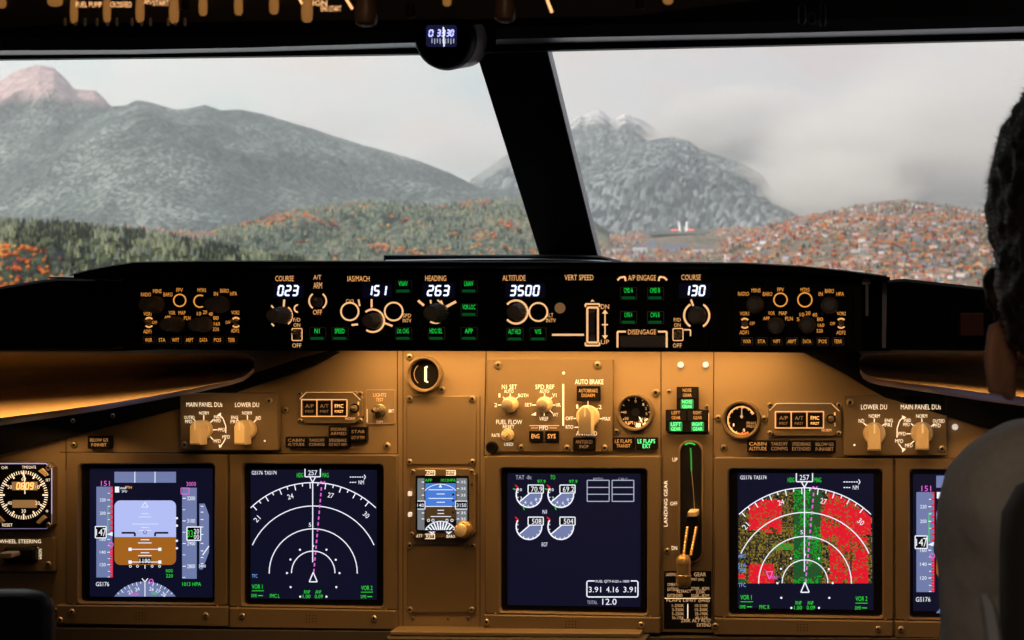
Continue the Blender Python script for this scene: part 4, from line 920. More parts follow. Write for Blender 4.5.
M['g2'] = mat('radar_green', (.0, .02, .0), emit=(.0, .45, .03), es=.8)
def nd(t, cx, cy, Rr, radar=False):
    """arc map page; all measures in 1/340 of the outer arc"""
    s = 340 / Rr; b = MB(-.0034, (cx, cy, s)); w_, g_ = M['w'], M['g']
    XL, XR, YT, YB = -(313.5 - 78), 236, -392, 100
    if radar:
        q = MB(-.0028, (cx, cy, s)); c = 4.6; r_ = random.Random(4)
        X0, X1 = -238, 240; y = -338
        while y < -1:
            x = X0
            while x < X1:
                d = math.hypot(x + c / 2, y + c / 2)
                if d < 334:
                    n1 = float(fbm(np.array(x / 52. + 5), np.array(y / 46. + 2), 3)); n2 = r_.random(); u, v = x, y; m = None
                    red = (-205 < u < -85 and -300 < v < -190 and u * .5 + v < -235 + 60 * n1) or (-85 > u > -150 and -205 < v < -180)
                    red = red or (52 < u < 235 and v < -200 + 60 * n1 and u - 60 > (v + 290) * .15 * -1 and (v > -300 or u > 80)) or (75 + 20 * n1 < u < 160 and v > -230) or (165 < u < 225 and -165 < v) or (-205 < u < -110 and -62 - 10 * n1 < v)
                    if red and n1 < .36 and n2 < .5: red = False
                    grn = (-42 < u < 60 and v > -338 and not red)
                    if red: m = M['r'] if n2 < .88 else M['ol']
                    elif grn: m = M['g2'] if (n1 > .52 and n2 < .5) else (M['dg'] if n2 < .72 else M['ol2'])
                    elif (-120 < u < -40 and -142 < v < -118): m = M['g2'] if n2 < .7 and n1 > .42 else M['ol']
                    else: m = M['ol'] if n2 < .12 + .42 * n1 else (M['ol2'] if n2 < .75 else None)
                    if m: q.poly([(x, y), (x + c * .96, y), (x + c * .96, y + c * .9), (x, y + c * .9)], m)
                x += c
            y += c
        for yy, m in ((-98, M['dg']), (-66, M['cy']), (-44, M['cy']), (-24, M['r']), (-6, M['dg'])): pass
        q.build('radar_picture', t)
    ww = 3.6; a = math.degrees(math.acos(236 / 340))
    b.arc(0, 0, 340, ww, a, 180 - a, w_, n=30); b.arc(0, 0, 252, ww, 24.5, 155.5, w_, n=26); b.arc(0, 0, 166, ww, -1, 181, w_, n=26); b.arc(0, 0, 82, ww, -1, 181, w_, n=20)
    for i in range(-9, 10):
        aa = 90 - i * 5 + 2
        if aa > a + 1 and aa < 179 - a:
            ln = 22 if i % 2 == 0 else 12; c_, s_ = math.cos(R(aa)), math.sin(R(aa)); b.line((340 * c_, -340 * s_), ((340 - ln) * c_, -(340 - ln) * s_), 3.6, w_)
    for s_, x, y, ro in (('24', -86, -288, 16), ('27', 66, -292, -12), ('21', -212, -203, 46), ('30', 200, -218, -42)): b.text(s_, x, y, 19, w_, 22, -.0002, ro)
    b.pline([(-31, -392), (-31, -362), (27, -362), (27, -392)], 4, w_); b.text('257', -2, -377, 19, w_, 34); b.text('HDG', -50, -368, 17, g_, 24); b.text('MAG', 46, -368, 17, g_, 24)
    b.pline([(-13, -362), (9, -362), (-2, -341)], 4, w_, close=True)
    b.line((-2, -341), (-2, -40), 3.8, w_)
    for i in range(15):
        f0, f1 = i / 15, (i + .58) / 15; P0, P1 = (2, -2), (32, -332); b.line((P0[0] + (P1[0] - P0[0]) * f0, P0[1] + (P1[1] - P0[1]) * f0), (P0[0] + (P1[0] - P0[0]) * f1, P0[1] + (P1[1] - P0[1]) * f1), 5, M['mg'])
    b.pline([(22, -334), (30, -345), (36, -334), (44, -345)], 4.5, M['mg'])
    b.pline([(0, -2), (-15, 34), (15, 34)], 4, w_, close=True)
    b.text('5', -12, -181, 15, w_, 9); b.text('GS176', -211, -377, 14, w_, 42); b.text('TAS174', -161, -377, 14, w_, 46)
    for i in range(6): b.line((138 + i * 9, -361), (144 + i * 9, -361), 3.4, w_); 
    b.pline([(192, -370), (197, -361), (192, -352)], 3, w_)
    for i in range(3): b.line((138 + i * 9, -341), (144 + i * 9, -341), 3.4, w_)
    b.text('NM', 181, -341, 15, w_, 20)
    for x, y in ((0, -101), (-50, -87), (-86, -50), (-99, 1), (-85, 54), (-49, 90), (50, 90), (87, 54), (99, 1), (85, -49), (50, -87)): b.poly(circ(x, y, 4, 8), w_)
    b.text('VOR 1', -211, 52, 17, g_, 40); b.text('DME', -223, 86, 12, g_, 20); b.line((-208, 86), (-190, 86), 3, g_); b.line((-231, 68), (-186, 68), 2, g_); b.text('VOR 2', 202, 57, 17, g_, 42); b.text('DME', 190, 90, 12, g_, 20); b.line((204, 90), (222, 90), 3, g_); b.line((180, 73), (225, 73), 2, g_)
    b.text('FMC R' if radar else 'FMC L', -145, 87, 14, g_, 36); b.text('RNP', -23, 72, 13, g_, 22); b.text('ANP', 19, 72, 13, g_, 22); b.text('1.00', -25, 89, 14, g_, 28); b.text('0.09', 21, 89, 14, g_, 30)
    if radar:
        for s_, y, m in (('ARPT', -95, 'cy'), ('STA', -62, 'cy'), ('TERR', -44, 'cy'), ('TFC', 8, 'cy')): b.text(s_, -225, y, 14, M[m], 28)
        b.poly(rect(-238, -30, -215, -16), M['r']); b.poly(rect(-238, -14, -215, -2), M['dg']); b.pline([(-138, -40), (-116, -40), (-120, -28), (-127, -14), (-134, -28)], 4, M['mg'], close=True); b.text('FAF', -108, -18, 12, M['mg'], 22); b.text('RW26', 25, -160, 11, M['wd'], 30)
    else: b.text('TFC', -221, 12, 14, M['cy'], 22)
    b.build('symbology', t)
nd(L2, 313.2, 572.8, 90.2); nd(L4, 805, 582.8, 95, True)

def engine_page(t):
    b = MB(-.0028, (480, 450, 3.368)); w_, g_, sl_ = M['w'], M['g'], M['slate']; e = -.0003
    b.text('TAT -8c', 147, 92, 14, M['wd'], 54); b.text('TO', 245, 92, 15, g_, 16)
    for cx, cy, val, lim, top in ((165, 150, '70.9', '97.9', True), (272, 150, '69.2', '97.9', True), (165, 258, '508', None, False), (272, 258, '504', None, False)):
        a1 = 210
        P = [(cx + 2, cy - 4)] + [(cx + 40 * math.cos(R(a)), cy - 40 * math.sin(R(a))) for a in np.linspace(218, 362, 18)]
        b.poly(P, sl_)
        b.arc(cx, cy, 43, 4.5, 150, 360, w_, n=24); b.line((cx + 2, cy - 4), (cx + 40 * math.cos(R(218)), cy - 40 * math.sin(R(218))), 4, w_, e)
        b.line((cx + 43, cy), (cx + 43, cy - 12), 4, w_)
        b.poly(rect(cx - 3, cy - 32, cx + 48, cy - 5), M['k'], e); b.pline(rect(cx - 3, cy - 32, cx + 48, cy - 5), 3.4, w_, 2 * e, True); b.text(val, cx + 26, cy - 18, 18, w_, 38 if top else 32, 2 * e)
        b.line((cx - 47, cy - 32), (cx - 36, cy - 24), 4, M['r'], e); b.line((cx - 45, cy - 18), (cx - 36, cy - 26), 3, M['r'], e)
        if top:
            b.text(lim, cx + 42, cy - 44, 11, g_, 28); b.line((cx - 54, cy - 20), (cx - 44, cy - 16), 3, g_, e); b.line((cx - 20, cy + 38), (cx - 16, cy + 52), 3, g_, e); b.text('10', cx - 30, cy - 16, 10, w_, 12, e)
            for s, a in (('8', 12), ('6', -30), ('4', -75), ('2', -125), ('0', 168)):
                pass
            for s, a in (('2', 205), ('4', 245), ('6', 285), ('8', 325)): b.text(s, cx + 29 * math.cos(R(a)), cy - 29 * math.sin(R(a)), 10, w_, 7, 2 * e)
        for a in range(170, 360, 24): b.line((cx + 42 * math.cos(R(a)), cy - 42 * math.sin(R(a))), (cx + 36 * math.cos(R(a)), cy - 36 * math.sin(R(a))), 2.4, w_, e)
    b.text('N1', 218, 208, 13, w_, 14); b.text('EGT', 218, 318, 13, w_, 20)
    for x0, x1 in ((361, 435), (445, 518)):
        b.pline([(x0, 102), (x1, 102), (x1, 173), (x0, 173)], 3.2, M['wd'], close=True); b.line((x0, 126), (x1, 126), 3, M['wd']); b.line((x0, 149), (x1, 149), 3, M['wd']); b.text('RPTG' if x0 < 400 else 'CALC', (x0 + x1) / 2, 98, 9, M['wd'], 32, e)
    b.pline(rrect(360, 441, 532, 495, 6), 4, w_, close=True); b.poly(rect(386, 436, 508, 448), M['navy'], e); b.text('FUEL QTY-KGS x 1000', 446, 443, 10, w_, 112, 2 * e)
    for s, x in (('3.91', 387), ('4.16', 446), ('3.91', 504)): b.text(s, x, 470, 19, w_, 42)
    b.text('TOTAL', 378, 513, 12, M['wd'], 34); b.text('12.0', 436, 511, 21, w_, 48)
    b.build('symbology', t)
engine_page(L3)

# ------------------------------------------------------------------ module plates
def module(name, pts, label, cat, screws=(), front=-.005, m=None, sr=2.8):
    t = thing(name, W(sum(p[0] for p in pts) / len(pts), max(p[1] for p in pts), 0), label, cat)
    b = MB(); b.prism(pts, front, 0, m or M['plate'], .0009, .0009); b.build('plate', t)
    for q in screws: screw(t, q[0], q[1], q[2] if len(q) > 2 else sr, front)
    return t
def caption(pts4, rows, label, m='amberlow', name='caption_light', front=-.010, split=None):
    x0, y0, x1, y1 = pts4
    t = thing(name, W((x0 + x1) / 2, y1, 0), label, 'caption light')
    b = MB(); b.prism(rrect(x0, y0, x1, y1, .8, 2), front, 0, M['black'], .0006, .0006); b.build('housing', t)
    b = MB(front - .0004)
    for s, x, y, h, w, mm in rows: b.text(s, x, y, h, M[mm or m], w)
    b.build('lettering', t); return t
cp = M['cap']
# display selector, left
S1 = module('display_selector_panel', rrect(180, 393, 277.5, 450.4, 1.5), 'left selector panel with two cream pointer knobs, between bolster and leftmost screens', 'selector panel', ((269.4, 400.9), (185, 444.7)), -.016)
b = MB(-.0164)
b.text('MAIN PANEL DUs', 204.4, 404.6, 4.6, cp, 36); b.text('LOWER DU', 247, 404.8, 4.6, cp, 24)
for s, x, y, h, w in (('NORM', 203.9, 413, 3.5, 9.5), ('NORM', 247, 413, 3.5, 9.5), ('OUTBD', 189.3, 417.4, 3.2, 10.5), ('PFD', 188.6, 421.6, 3.4, 7), ('ENG', 234.6, 417.4, 3.4, 7), ('PRI', 233.6, 421.6, 3.4, 6), ('INBD', 217.4, 416.8, 3.2, 7), ('MFD', 217.4, 420.8, 3.2, 6.5), ('PFD', 221.8, 429.7, 3.4, 7), ('MFD', 226.2, 436.8, 3.4, 7.5), ('MFD', 217.2, 441, 3.4, 7), ('ND', 258.4, 418, 3.6, 5)): b.text(s, x, y, h, cp, w)
for x in (203.8, 247.4): b.line((x, 415), (x, 420), .9, cp)
for a, c_ in (((193.5, 419), (196.5, 422)), ((210.5, 422.5), (213.5, 419.5)), ((213, 429.8), (217.5, 429.8)), ((210, 436.3), (213, 439.5)), ((237, 419.5), (240.5, 423)), ((253, 423), (256.5, 419.5))): b.line(a, c_, .9, cp)
b.pline([(218.5, 414), (223, 418.5), (225.8, 426), (225.8, 433)], .9, cp); b.pline([(225.5, 438.5), (223, 443), (219.5, 447)], .9, cp); b.poly([(217.3, 415.4), (221, 412.4), (220.8, 416)], cp); b.poly([(218.5, 444.4), (222, 446), (219.6, 448.2)], cp); b.poly(circ(264.7, 440.9, 1, 8), cp)
b.build('lettering', S1)
pointer_knob(S1, 203.8, 429.6, 9.8, -.016, M['cream'], 90, length=.03); pointer_knob(S1, 247.6, 429.4, 9.8, -.016, M['cream'], 90, length=.03)
S2 = module('display_selector_panel', rrect(843.6, 395, 947, 455.6, 1.5), 'right selector panel with two cream pointer knobs, in front of the person', 'selector panel', ((850, 402.5, 3.2), (941.9, 449, 3.2)), -.012)
b = MB(-.0124)
b.text('LOWER DU', 874, 407, 5, cp, 26); b.text('MAIN PANEL DUs', 920.8, 407, 5, cp, 40)
for s, x, y, h, w in (('NORM', 874.3, 416, 3.8, 11), ('NORM', 921.7, 416, 3.8, 11), ('ND', 861.4, 420.8, 3.8, 5.6), ('ENG', 888.8, 420.6, 3.6, 8), ('PRI', 888.3, 425, 3.6, 7), ('INBD', 907.6, 420.3, 3.4, 7), ('MFD', 906.5, 424.5, 3.4, 6.5), ('PFD', 902.2, 433.8, 3.7, 7.5), ('MFD', 899.2, 441, 3.7, 8), ('MFD', 908.8, 445.5, 3.7, 7.5), ('OUTBD', 938.8, 421, 3.6, 12), ('PFD', 937, 425.5, 3.7, 7.5)): b.text(s, x, y, h, cp, w)
for x in (874.3, 921.8): b.line((x, 418.5), (x, 423.5), 1, cp)
for a, c_ in (((863.5, 423), (867, 426)), ((884.5, 424), (881, 426.5)), ((911, 423.5), (914, 426)), ((906.5, 433.8), (911, 433.8)), ((910.5, 444), (914, 441)), ((934.5, 424), (930.5, 427))): b.line(a, c_, 1, cp)
b.pline([(903.5, 417), (899.5, 421), (897.2, 428), (897, 437.5)], 1, cp); b.pline([(898.5, 443.5), (901, 447), (903.8, 450)], 1, cp); b.poly([(901.8, 415.2), (906.2, 417.4), (903, 419.4)], cp); b.poly([(902, 452.4), (902.4, 448), (906, 449)], cp); b.poly(circ(854.4, 445, 1.1, 8), cp)
b.build('lettering', S2)
pointer_knob(S2, 874.4, 433.4, 11.2, -.012, M['cream'], 90); pointer_knob(S2, 922, 433, 11.2, -.012, M['cream'], 90)

# autopilot warning modules
def oct_pts(x0, y0, x1, y1, c): return [(x0 + c, y0), (x1 - c, y0), (x1, y0 + c), (x1, y1 - c), (x1 - c, y1), (x0 + c, y1), (x0, y1 - c), (x0, y0 + c)]
def ap_module(x0, y0, x1, y1, lx, ly0, ly1, sw, label):
    t = module('autoflight_warning_unit', oct_pts(x0, y0, x1, y1, 7), label, 'warning light unit', ((x0 + 2, y0 + 2.5, 2.3), (x1 - 2, y0 + 2.5, 2.3), (x0 + 2, y1 - 3, 2.3), (x1 - 2, y1 - 3, 2.3)), -.008)
    b = MB(-.0084)
    b.pline([lx_ for lx_ in ((lx[0] - 1, ly0 - 1), (lx[3], ly0 - 1), (lx[3], ly1 + 1), (lx[0] - 1, ly1 + 1))], 1, M['amber'], close=True)
    for x in lx[1:3]: b.line((x - .5, ly0 - 1), (x - .5, ly1 + 1), 1, M['amber'])
    b.text('NORM', sw[0] - 4.5, ly1 + 3.2, 2.8, M['amber'], 9.5); b.text('1', sw[0] + 3.8, sw[1] - 5, 3, M['amber'], 1.5); b.text('2', sw[0] + 3.8, sw[1] + 5.5, 3, M['amber'], 2)
    b.line((x1 - 9, y0 + 1.6), (x1 - 1.8, y0 + 8.5), 1, M['capdim']); b.line((x0 + 8, y0 + 1.2), (x0 + 1.6, y0 + 7.8), 1, M['capdim']); b.line((x0 + 8, y0 + 1), (x1 - 9, y0 + 1), .6, M['capdim'])
    b.build('lettering', t)
    for i, (s1, s2) in enumerate((('A/P', 'P/RST'), ('A/T', 'P/RST'), ('FMC', 'P/RST'))):
        a, c_ = lx[i] + .5, lx[i + 1] - 1.5; b = MB(); b.prism(rrect(a, ly0 + .5, c_, ly1 - .5, .6, 2), -.0105, -.008, M['black'], .0005, .0005)
        mm = M['amberhot'] if i == 2 else M['amberlow']; o = b.build('warning_light', t); b = MB(-.0108)
        b.text(s1, (a + c_) / 2, ly0 + 5.4, 3.8, mm, 8.5); b.text(s2, (a + c_) / 2, ly0 + 10.8, 2.6, mm, 8.5)
        b.build('lettering', o)
        if i == 2: o['label'] = 'lit amber light'
    b = MB(-.008); b.ring(sw[0], sw[1], 3.6, 2, M['black'], -.0004); b.build('switch_collar', t); toggle(t, sw[0], sw[1], 3.2, -.0085, (-.5, -1), M['screw'], .012)
    return t
M['amberhot'] = mat('amber_lit_caption', (.8, .5, .2), emit=(1, .48, .13), es=1.8)
ap_module(298, 391.4, 362.3, 423.6, (302.6, 317.4, 332.2, 347), 400.6, 415.4, (354.6, 408.2), 'autoflight warning unit left of the light test switch, its third square glowing amber')
ap_module(768, 402.6, 841, 436.2, (776.3, 791.7, 807.4, 823.6), 412.6, 427, (831, 418.8), 'autoflight warning unit right of the amber-scaled gauge, its third square glowing amber')
# light test switch
t = module('lamp_test_switch_panel', rrect(365.6, 389.3, 395.4, 424, 1.5), 'small plate with a metal toggle marked LIGHTS TEST', 'switch panel', (), -.0012, M['panel'])
b = MB(-.0016); b.pline(rrect(366.2, 390, 394.9, 423.4, 1.5), .45, M['amberlow'], close=True); b.text('LIGHTS', 379.6, 395, 3.6, M['capdim'], 13); b.text('TEST', 379.6, 399.7, 3.4, M['capdim'], 7.5); b.text('BRT', 391.3, 411, 3.2, M['cap'], 5.4); b.text('DIM', 379.6, 422, 3, M['capdim'], 6); b.line((367.2, 409), (367.2, 422.5), 1.2, M['capdim']); b.build('lettering', t)
toggle(t, 380.5, 410.2, 6.2, -.0016, (-2, -1), M['screw'], .022)
CL = [((328.4, 426, 348.6, 436.8), 'SPEEDBRAKE', 'ARMED'), ((349.6, 427, 366.4, 442), 'STAB', 'OUT OF TRIM'), ((285.6, 437, 306.6, 447.6), 'CABIN', 'ALTITUDE'), ((306.9, 437, 326.4, 447.6), 'TAKEOFF', 'CONFIG'), ((326.7, 437.2, 348.8, 447.6), 'SPEEDBRAKE', 'DO NOT ARM')]
for (q, a, c_), lb in zip(CL, ('dark caption light over the SPEEDBRAKE DO NOT ARM one', 'tall dark caption light below the amber-lit warning unit, right end of the left cluster', 'dark caption light reading CABIN ALTITUDE, leftmost of the cluster over the plain arc screen', 'dark caption light reading TAKEOFF CONFIG in the left cluster', 'dark caption light reading SPEEDBRAKE DO NOT ARM')):
    x, y0, y1 = (q[0] + q[2]) / 2, q[1], q[3]; h = (y1 - y0); w_ = (q[2] - q[0]) * .78
    caption(q, [(a, x, y0 + h * .3, 3, w_, None), (c_, x, y0 + h * .7, 3, w_, None)], lb)
CR_ = [((747, 440.2, 768.6, 452.2), 'CABIN', 'ALTITUDE', 'amberdim'), ((769, 440.2, 789.6, 452.2), 'TAKEOFF', 'CONFIG', 'amberlow'), ((790, 440.4, 813, 452.4), 'SPEEDBRAKE', 'EXTENDED', 'amberlow'), ((813.4, 440.6, 835.8, 452.8), 'BELOW G/S', 'P-INHIBIT', 'amberlow')]
for (q, a, c_, mm), lb in zip(CR_, ('caption light reading CABIN ALTITUDE under the amber-scaled gauge, first of four', 'caption light reading TAKEOFF CONFIG, second of the four above the radar screen', 'caption light reading SPEEDBRAKE EXTENDED above the radar screen', 'caption light reading BELOW G/S, last of the four above the radar screen')):
    x, y0, y1 = (q[0] + q[2]) / 2, q[1], q[3]; h = (y1 - y0); w_ = (q[2] - q[0]) * .8
    caption(q, [(a, x, y0 + h * .3, 3.4, w_, mm), (c_, x, y0 + h * .7, 3.4, w_, mm)], lb)
caption((87.6, 435.8, 110.4, 448.8), [('BELOW G/S', 99, 440, 3.2, 18, 'amberdim'), ('P-INHIBIT', 99, 444.8, 3.2, 15, 'amberdim')], 'lone caption light reading BELOW G/S above the leftmost screen')
# engine / brake module
E1 = module('engine_and_brake_selector_panel', rrect(487.2, 359.2, 613, 452, 1.2), 'large selector panel above the middle screen with AUTO BRAKE and N1 SET knobs', 'selector panel',
    ((498.3, 365), (597.8, 365), (521.4, 447.5, 2.8), (567, 448, 2.8), (604.5, 448, 2.8)), -.006, sr=3.4)
b = MB(-.0064)
for s, x, y, h, w in (('N1 SET', 509.4, 386.8, 4.6, 15), ('AUTO', 508.8, 391.3, 3.6, 9.5), ('SPD REF', 544.8, 386.8, 4.6, 19), ('AUTO', 544.4, 391.3, 3.6, 9.5), ('2', 495.7, 405, 4, 3), ('1', 499.4, 395.4, 4, 1.6), ('BOTH', 523.2, 395.4, 3.6, 10), ('SET', 528.4, 404.8, 3.6, 7), ('V1', 554.4, 395.3, 3.8, 4), ('VR', 558.2, 405, 3.8, 5), ('WT', 555.3, 414.8, 3.8, 5.5), ('VREF', 543.8, 418.8, 3.8, 9),
    ('FUEL FLOW', 509.2, 422, 4.6, 26), ('RESET', 508.6, 426.7, 3.4, 11.5), ('RATE', 495.8, 435.3, 3.4, 8), ('USED', 508.6, 444.3, 3.4, 9), ('MFD', 543.8, 428, 3.8, 9), ('AUTO BRAKE', 589.2, 381.8, 5, 28.5), ('1', 577.2, 406.6, 4, 1.8), ('2', 600.2, 407, 4, 3), ('OFF', 569.4, 418.4, 3.8, 7.5), ('MAX', 606.6, 418.8, 3.8, 8), ('RTO', 569.5, 427, 3.8, 7.5), ('ANTISKID', 586.6, 433.4, 4.4, 21)): b.text(s, x, y, h, cp, w)
b.line((563.2, 384), (563.2, 425.6), 1.7, cp); b.poly(circ(563.6, 373, 1.5, 10), cp)
for a, c_ in (((510.3, 393.5), (510.3, 397)), ((503, 397), (505.5, 399.5)), ((517.8, 397.2), (515, 399.6)), ((497.8, 405), (502, 405)), ((544.6, 393.5), (544.6, 397)), ((552.2, 397.2), (549.5, 399.6)), ((552, 405), (555.4, 405)), ((531.8, 405), (536.5, 405)), ((549.8, 410.5), (552.8, 413.2)), ((544.2, 413), (544.2, 416)), ((588, 401), (588, 406)), ((579, 408.5), (582, 411)), ((598, 408), (594.6, 411)), ((573.5, 418.4), (577, 418.4)), ((598.5, 418.7), (602, 418.7)), ((574.5, 427.3), (578.5, 427.3))): b.line(a, c_, .9, cp)
b.poly([(531, 415), (536, 412), (536, 415.6)], cp); b.line((529.5, 425.6), (559, 425.6), .8, M['amber']); b.line((531, 428), (538, 428), .6, M['amber']); b.line((549.5, 428), (557, 428), .6, M['amber'])
b.build('lettering', E1)
for x in (510.8, 545.2): round_knob(E1, x, 404.4, 8, -.006, M['cream'], .024, M['greyk'], 'rotary_knob', 6.4, .05)
toggle(E1, 508, 435, 6.6, -.006, (-1.2, -.5), M['cream'], .018)
pointer_knob(E1, 588.2, 416.6, 11.6, -.006, M['cream'], 90, 1.0)
for s, x in (('ENG', 535.8), ('SYS', 551.9)):
    b = MB(); b.prism(rrect(x - 6.8, 431, x + 6.8, 441.6, .8, 2), -.011, -.006, M['black'], .0006, .0006); o = b.build('push_button', E1); b = MB(-.0114); b.text(s, x - .3, 436.2, 4.4, M['amber'], 8); b.build('lettering', o)
caption((576.6, 386, 600, 401), [('AUTOBRAKE', 588.2, 390.6, 3.6, 19, 'amberdim'), ('DISARM', 588.2, 395.4, 3.4, 13, 'amberdim')], 'caption light reading AUTOBRAKE DISARM above the large pointer knob', front=-.012)
caption((573, 437.4, 595.2, 450.6), [('ANTISKID', 584, 441.8, 3.6, 17, 'amberlow'), ('INOP', 584, 446.6, 3.4, 9, 'amberlow')], 'dark caption light reading ANTISKID INOP below the large pointer knob', front=-.012)
caption((613, 437.6, 633.6, 449), [('LE FLAPS', 623.4, 441.2, 3.6, 17, 'amberdim'), ('TRANSIT', 623.4, 445.8, 3.4, 14, 'amberdim')], 'caption light reading LE FLAPS TRANSIT, unlit, below the black flap gauge')
caption((635.4, 437.6, 657, 449), [('LE FLAPS', 646.4, 441.2, 4.2, 17.5, 'greenlamp'), ('EXT', 646.6, 446, 4.2, 8, 'greenlamp')], 'green lit caption light reading LE FLAPS EXT')
t = thing('round_push_switch', W(492.5, 455, 0), 'small round black switch at the lower left corner of the large selector panel', 'switch'); b = MB(-.006); b.lathe(492.3, 447.4, [(6.2, 0), (6.2, -.004), (5, -.006), (4.4, -.006), (4, -.0045), (.01, -.0045)], M['black'], 24); b.build('body', t, True)

# gauges
def gauge(name, cx, cy, r, label, bez, draw, protr=-.012, w=.19):
    t = thing(name, W(cx, cy + r, 0), label, 'gauge')
    b = MB(); b.lathe(cx, cy, [(r, 0), (r, protr * .8), (r * .95, protr), (r * (1 - w * .6), protr), (r * (1 - w), protr * .7), (r * (1 - w), protr * .2)], bez, 40); b.f.pop(); b.mi.pop(); b.build('bezel', t, True)
    b = MB(protr * .25); b.poly(circ(cx, cy, r * (1 - w) + .3, 32), M['black']); b.build('face', t)
    b = MB(protr * .25 - .0005); draw(b, cx, cy, r * (1 - w)); b.build('markings', t); return t
def g_bar(b, x, y, r):
    b.line((x, y - 7.2), (x, y + 7.2), 2.4, cp); b.line((x, y - 7), (x + 2.2, y - 7.6), 1.6, cp); b.line((x, y + 7), (x + 2.6, y + 8), 1.6, cp); b.arc(x, y, r * .78, .7, 130, 230, M['amberlow'])
gauge('yaw_gauge', 425.6, 374.2, 18.2, 'small round gauge with one white bar, top of the narrow standby column', M['plate'], g_bar)
def g_flap(b, x, y, r):
    for i, (s, a) in enumerate((('0', 90), ('1', 45), ('2', 20), ('5', -8), ('10', -38), ('15', -62), ('25', -90), ('30', 215), ('40', 180))):
        b.text(s, x + r * .72 * math.cos(R(a)), y - r * .72 * math.sin(R(a)), 2.6, M['capdim'], 1.8 * len(s))
    for a in range(-90, 270, 30): b.line((x + r * .96 * math.cos(R(a)), y - r * .96 * math.sin(R(a))), (x + r * .86 * math.cos(R(a)), y - r * .86 * math.sin(R(a))), .8, M['capdim'])
    b.text('FLAPS', x - 6.5, y + 10.5, 3, M['amber'], 8); b.poly(rect(x + .5, y + 11, x + 5, y + 15), cp); b.poly([(x + 3, y + 4), (x + 5.5, y + 6), (x + 7, y + 10.5), (x + 5, y + 9.5)], cp, -.0004); b.poly(circ(x, y, 4.2, 16), M['k'], -.0004)
    b.line((x + 9, y + 9), (x + 12, y + 6.5), 1.4, cp); b.line((x + 7.5, y + 12.5), (x + 10, y + 10.5), 1.6, cp)
gauge('flap_gauge', 635.6, 412.2, 18.8, 'black flap gauge between the large selector panel and the green gear lights', M['bezel'], g_flap)
def g_brake(b, x, y, r):
    b.arc(x, y + 1, r * .86, 1.5, 30, 275, M['amber'], n=40)
    for a in range(30, 280, 27): b.line((x + r * .92 * math.cos(R(a)), y + 1 - r * .92 * math.sin(R(a))), (x + r * .74 * math.cos(R(a)), y + 1 - r * .74 * math.sin(R(a))), .8, M['amber'])
    b.line((x, y - r * .8), (x + .3, y - 1), 1.1, M['capdim'], -.0004); b.poly(circ(x, y - 3, 1.6, 10), M['capdim'], -.0006); b.text('BRAKE', x + 9.8, y + 3.6, 2.8, M['amberdim'], 9.5); b.text('PRESS', x + 9.8, y + 7, 2.8, M['amberdim'], 9.5); b.text('0', x + 2.4, y + r * .68, 3.2, cp, 2.2); b.text('1', x - 8, y + 5.5, 2.8, cp, 1.4); b.text('4', x + 9.5, y - 7, 2.8, cp, 2)
    b.arc(x, y + 1, r * .86, 2, 255, 300, mat('amber_red_arc', (.6, .2, .05), emit=(1, .22, .04), es=.8), -.0004)
gauge('brake_pressure_gauge', 741.6, 419.4, 19.6, 'round gauge with an amber ring scale right of the green gear lights', M['bezel'], g_brake)

# landing gear lights
t = thing('landing_gear_lights', W(687, 432, 0), 'stepped black block of green lit gear lights over the gear lever', 'indicator lights')
b = MB(); b.prism([(676.6, 387), (698, 387), (698, 409.8), (708.2, 410.2), (708.2, 432), (665.6, 431.6), (665.6, 410), (676.6, 409.8)], -.010, 0, M['black']); b.build('housing', t)
for x, y, nm in ((687.2, 398.5, 'NOSE'), (676, 421, 'LEFT'), (697.6, 421, 'RIGHT')):
    b = MB(-.0104); b.poly(rect(x - 9.8, y - 10.6, x + 9.8, y - .3), M['k']); b.text(nm, x - .1, y - 8.3, 3.2, M['amberdim'], 8.6, -.0003); b.text('GEAR', x, y - 3.3, 3.2, M['olcap'] if 'olcap' in M else M['amberdim'], 8.8, -.0003); b.build('red_caption', t)
    b = MB(-.0104); b.poly(rrect(x - 6.4, y + .8, x + 6.4, y + 10.2, 1), M['greenwin'] if 'greenwin' in M else mat('green_window', (.01, .1, .03), emit=(.01, .4, .1), es=.55)); b.text(nm, x, y + 3.2, 3.6, M['greenlamp'], 10, -.0003); b.text('GEAR', x, y + 8, 3.4, M['greenlamp'], 9.6, -.0003); b.build('green_light', t)
b = MB(-.0104); b.line((708.8, 413), (708.8, 431), .7, M['capdim']); b.build('side_mark', t)

# landing gear lever
G = module('landing_gear_lever_panel', [(662.5, 434), (713, 434.5), (712.6, 633), (662, 632)], 'narrow panel with a long slot, gear lever and speed limit placard beside the radar screen', 'lever panel', ((667, 551, 2.6), (708.6, 633 - 12, 2.2), (693.3, 552.5, 1.6)), -.004, M['bezel'])
b = MB(); b.frame(rrect(678.2, 440.5, 703.4, 563, 11, 6), rrect(680, 442.4, 701.6, 561, 9.5, 6), -.007, -.004, M['plate'], 0, .0008); b.build('slot_rim', G, True)
b = MB(-.0046); b.poly(rrect(679.6, 442, 702, 561.5, 9.8, 6), M['k']); b.build('slot', G)
b = MB(-.0052); b.arc(690, 452, 8.8, 1.4, 55, 125, M['green']); b.pline([(690.6, 448), (691.2, 458), (691.4, 471)], 1.6, mat('green_slot_glint', (.02, .2, .03), emit=(.01, .4, .05), es=.5)); b.pline([(691.6, 471), (693.4, 490), (694.6, 512)], .6, M['greyk']); b.build('slot_light', G)
b = MB(); b.prism(rrect(687.6, 511.4, 697, 517, 1.2), -.035, -.004, M['cream'], .001, .001); b.build('lever_collar', G)
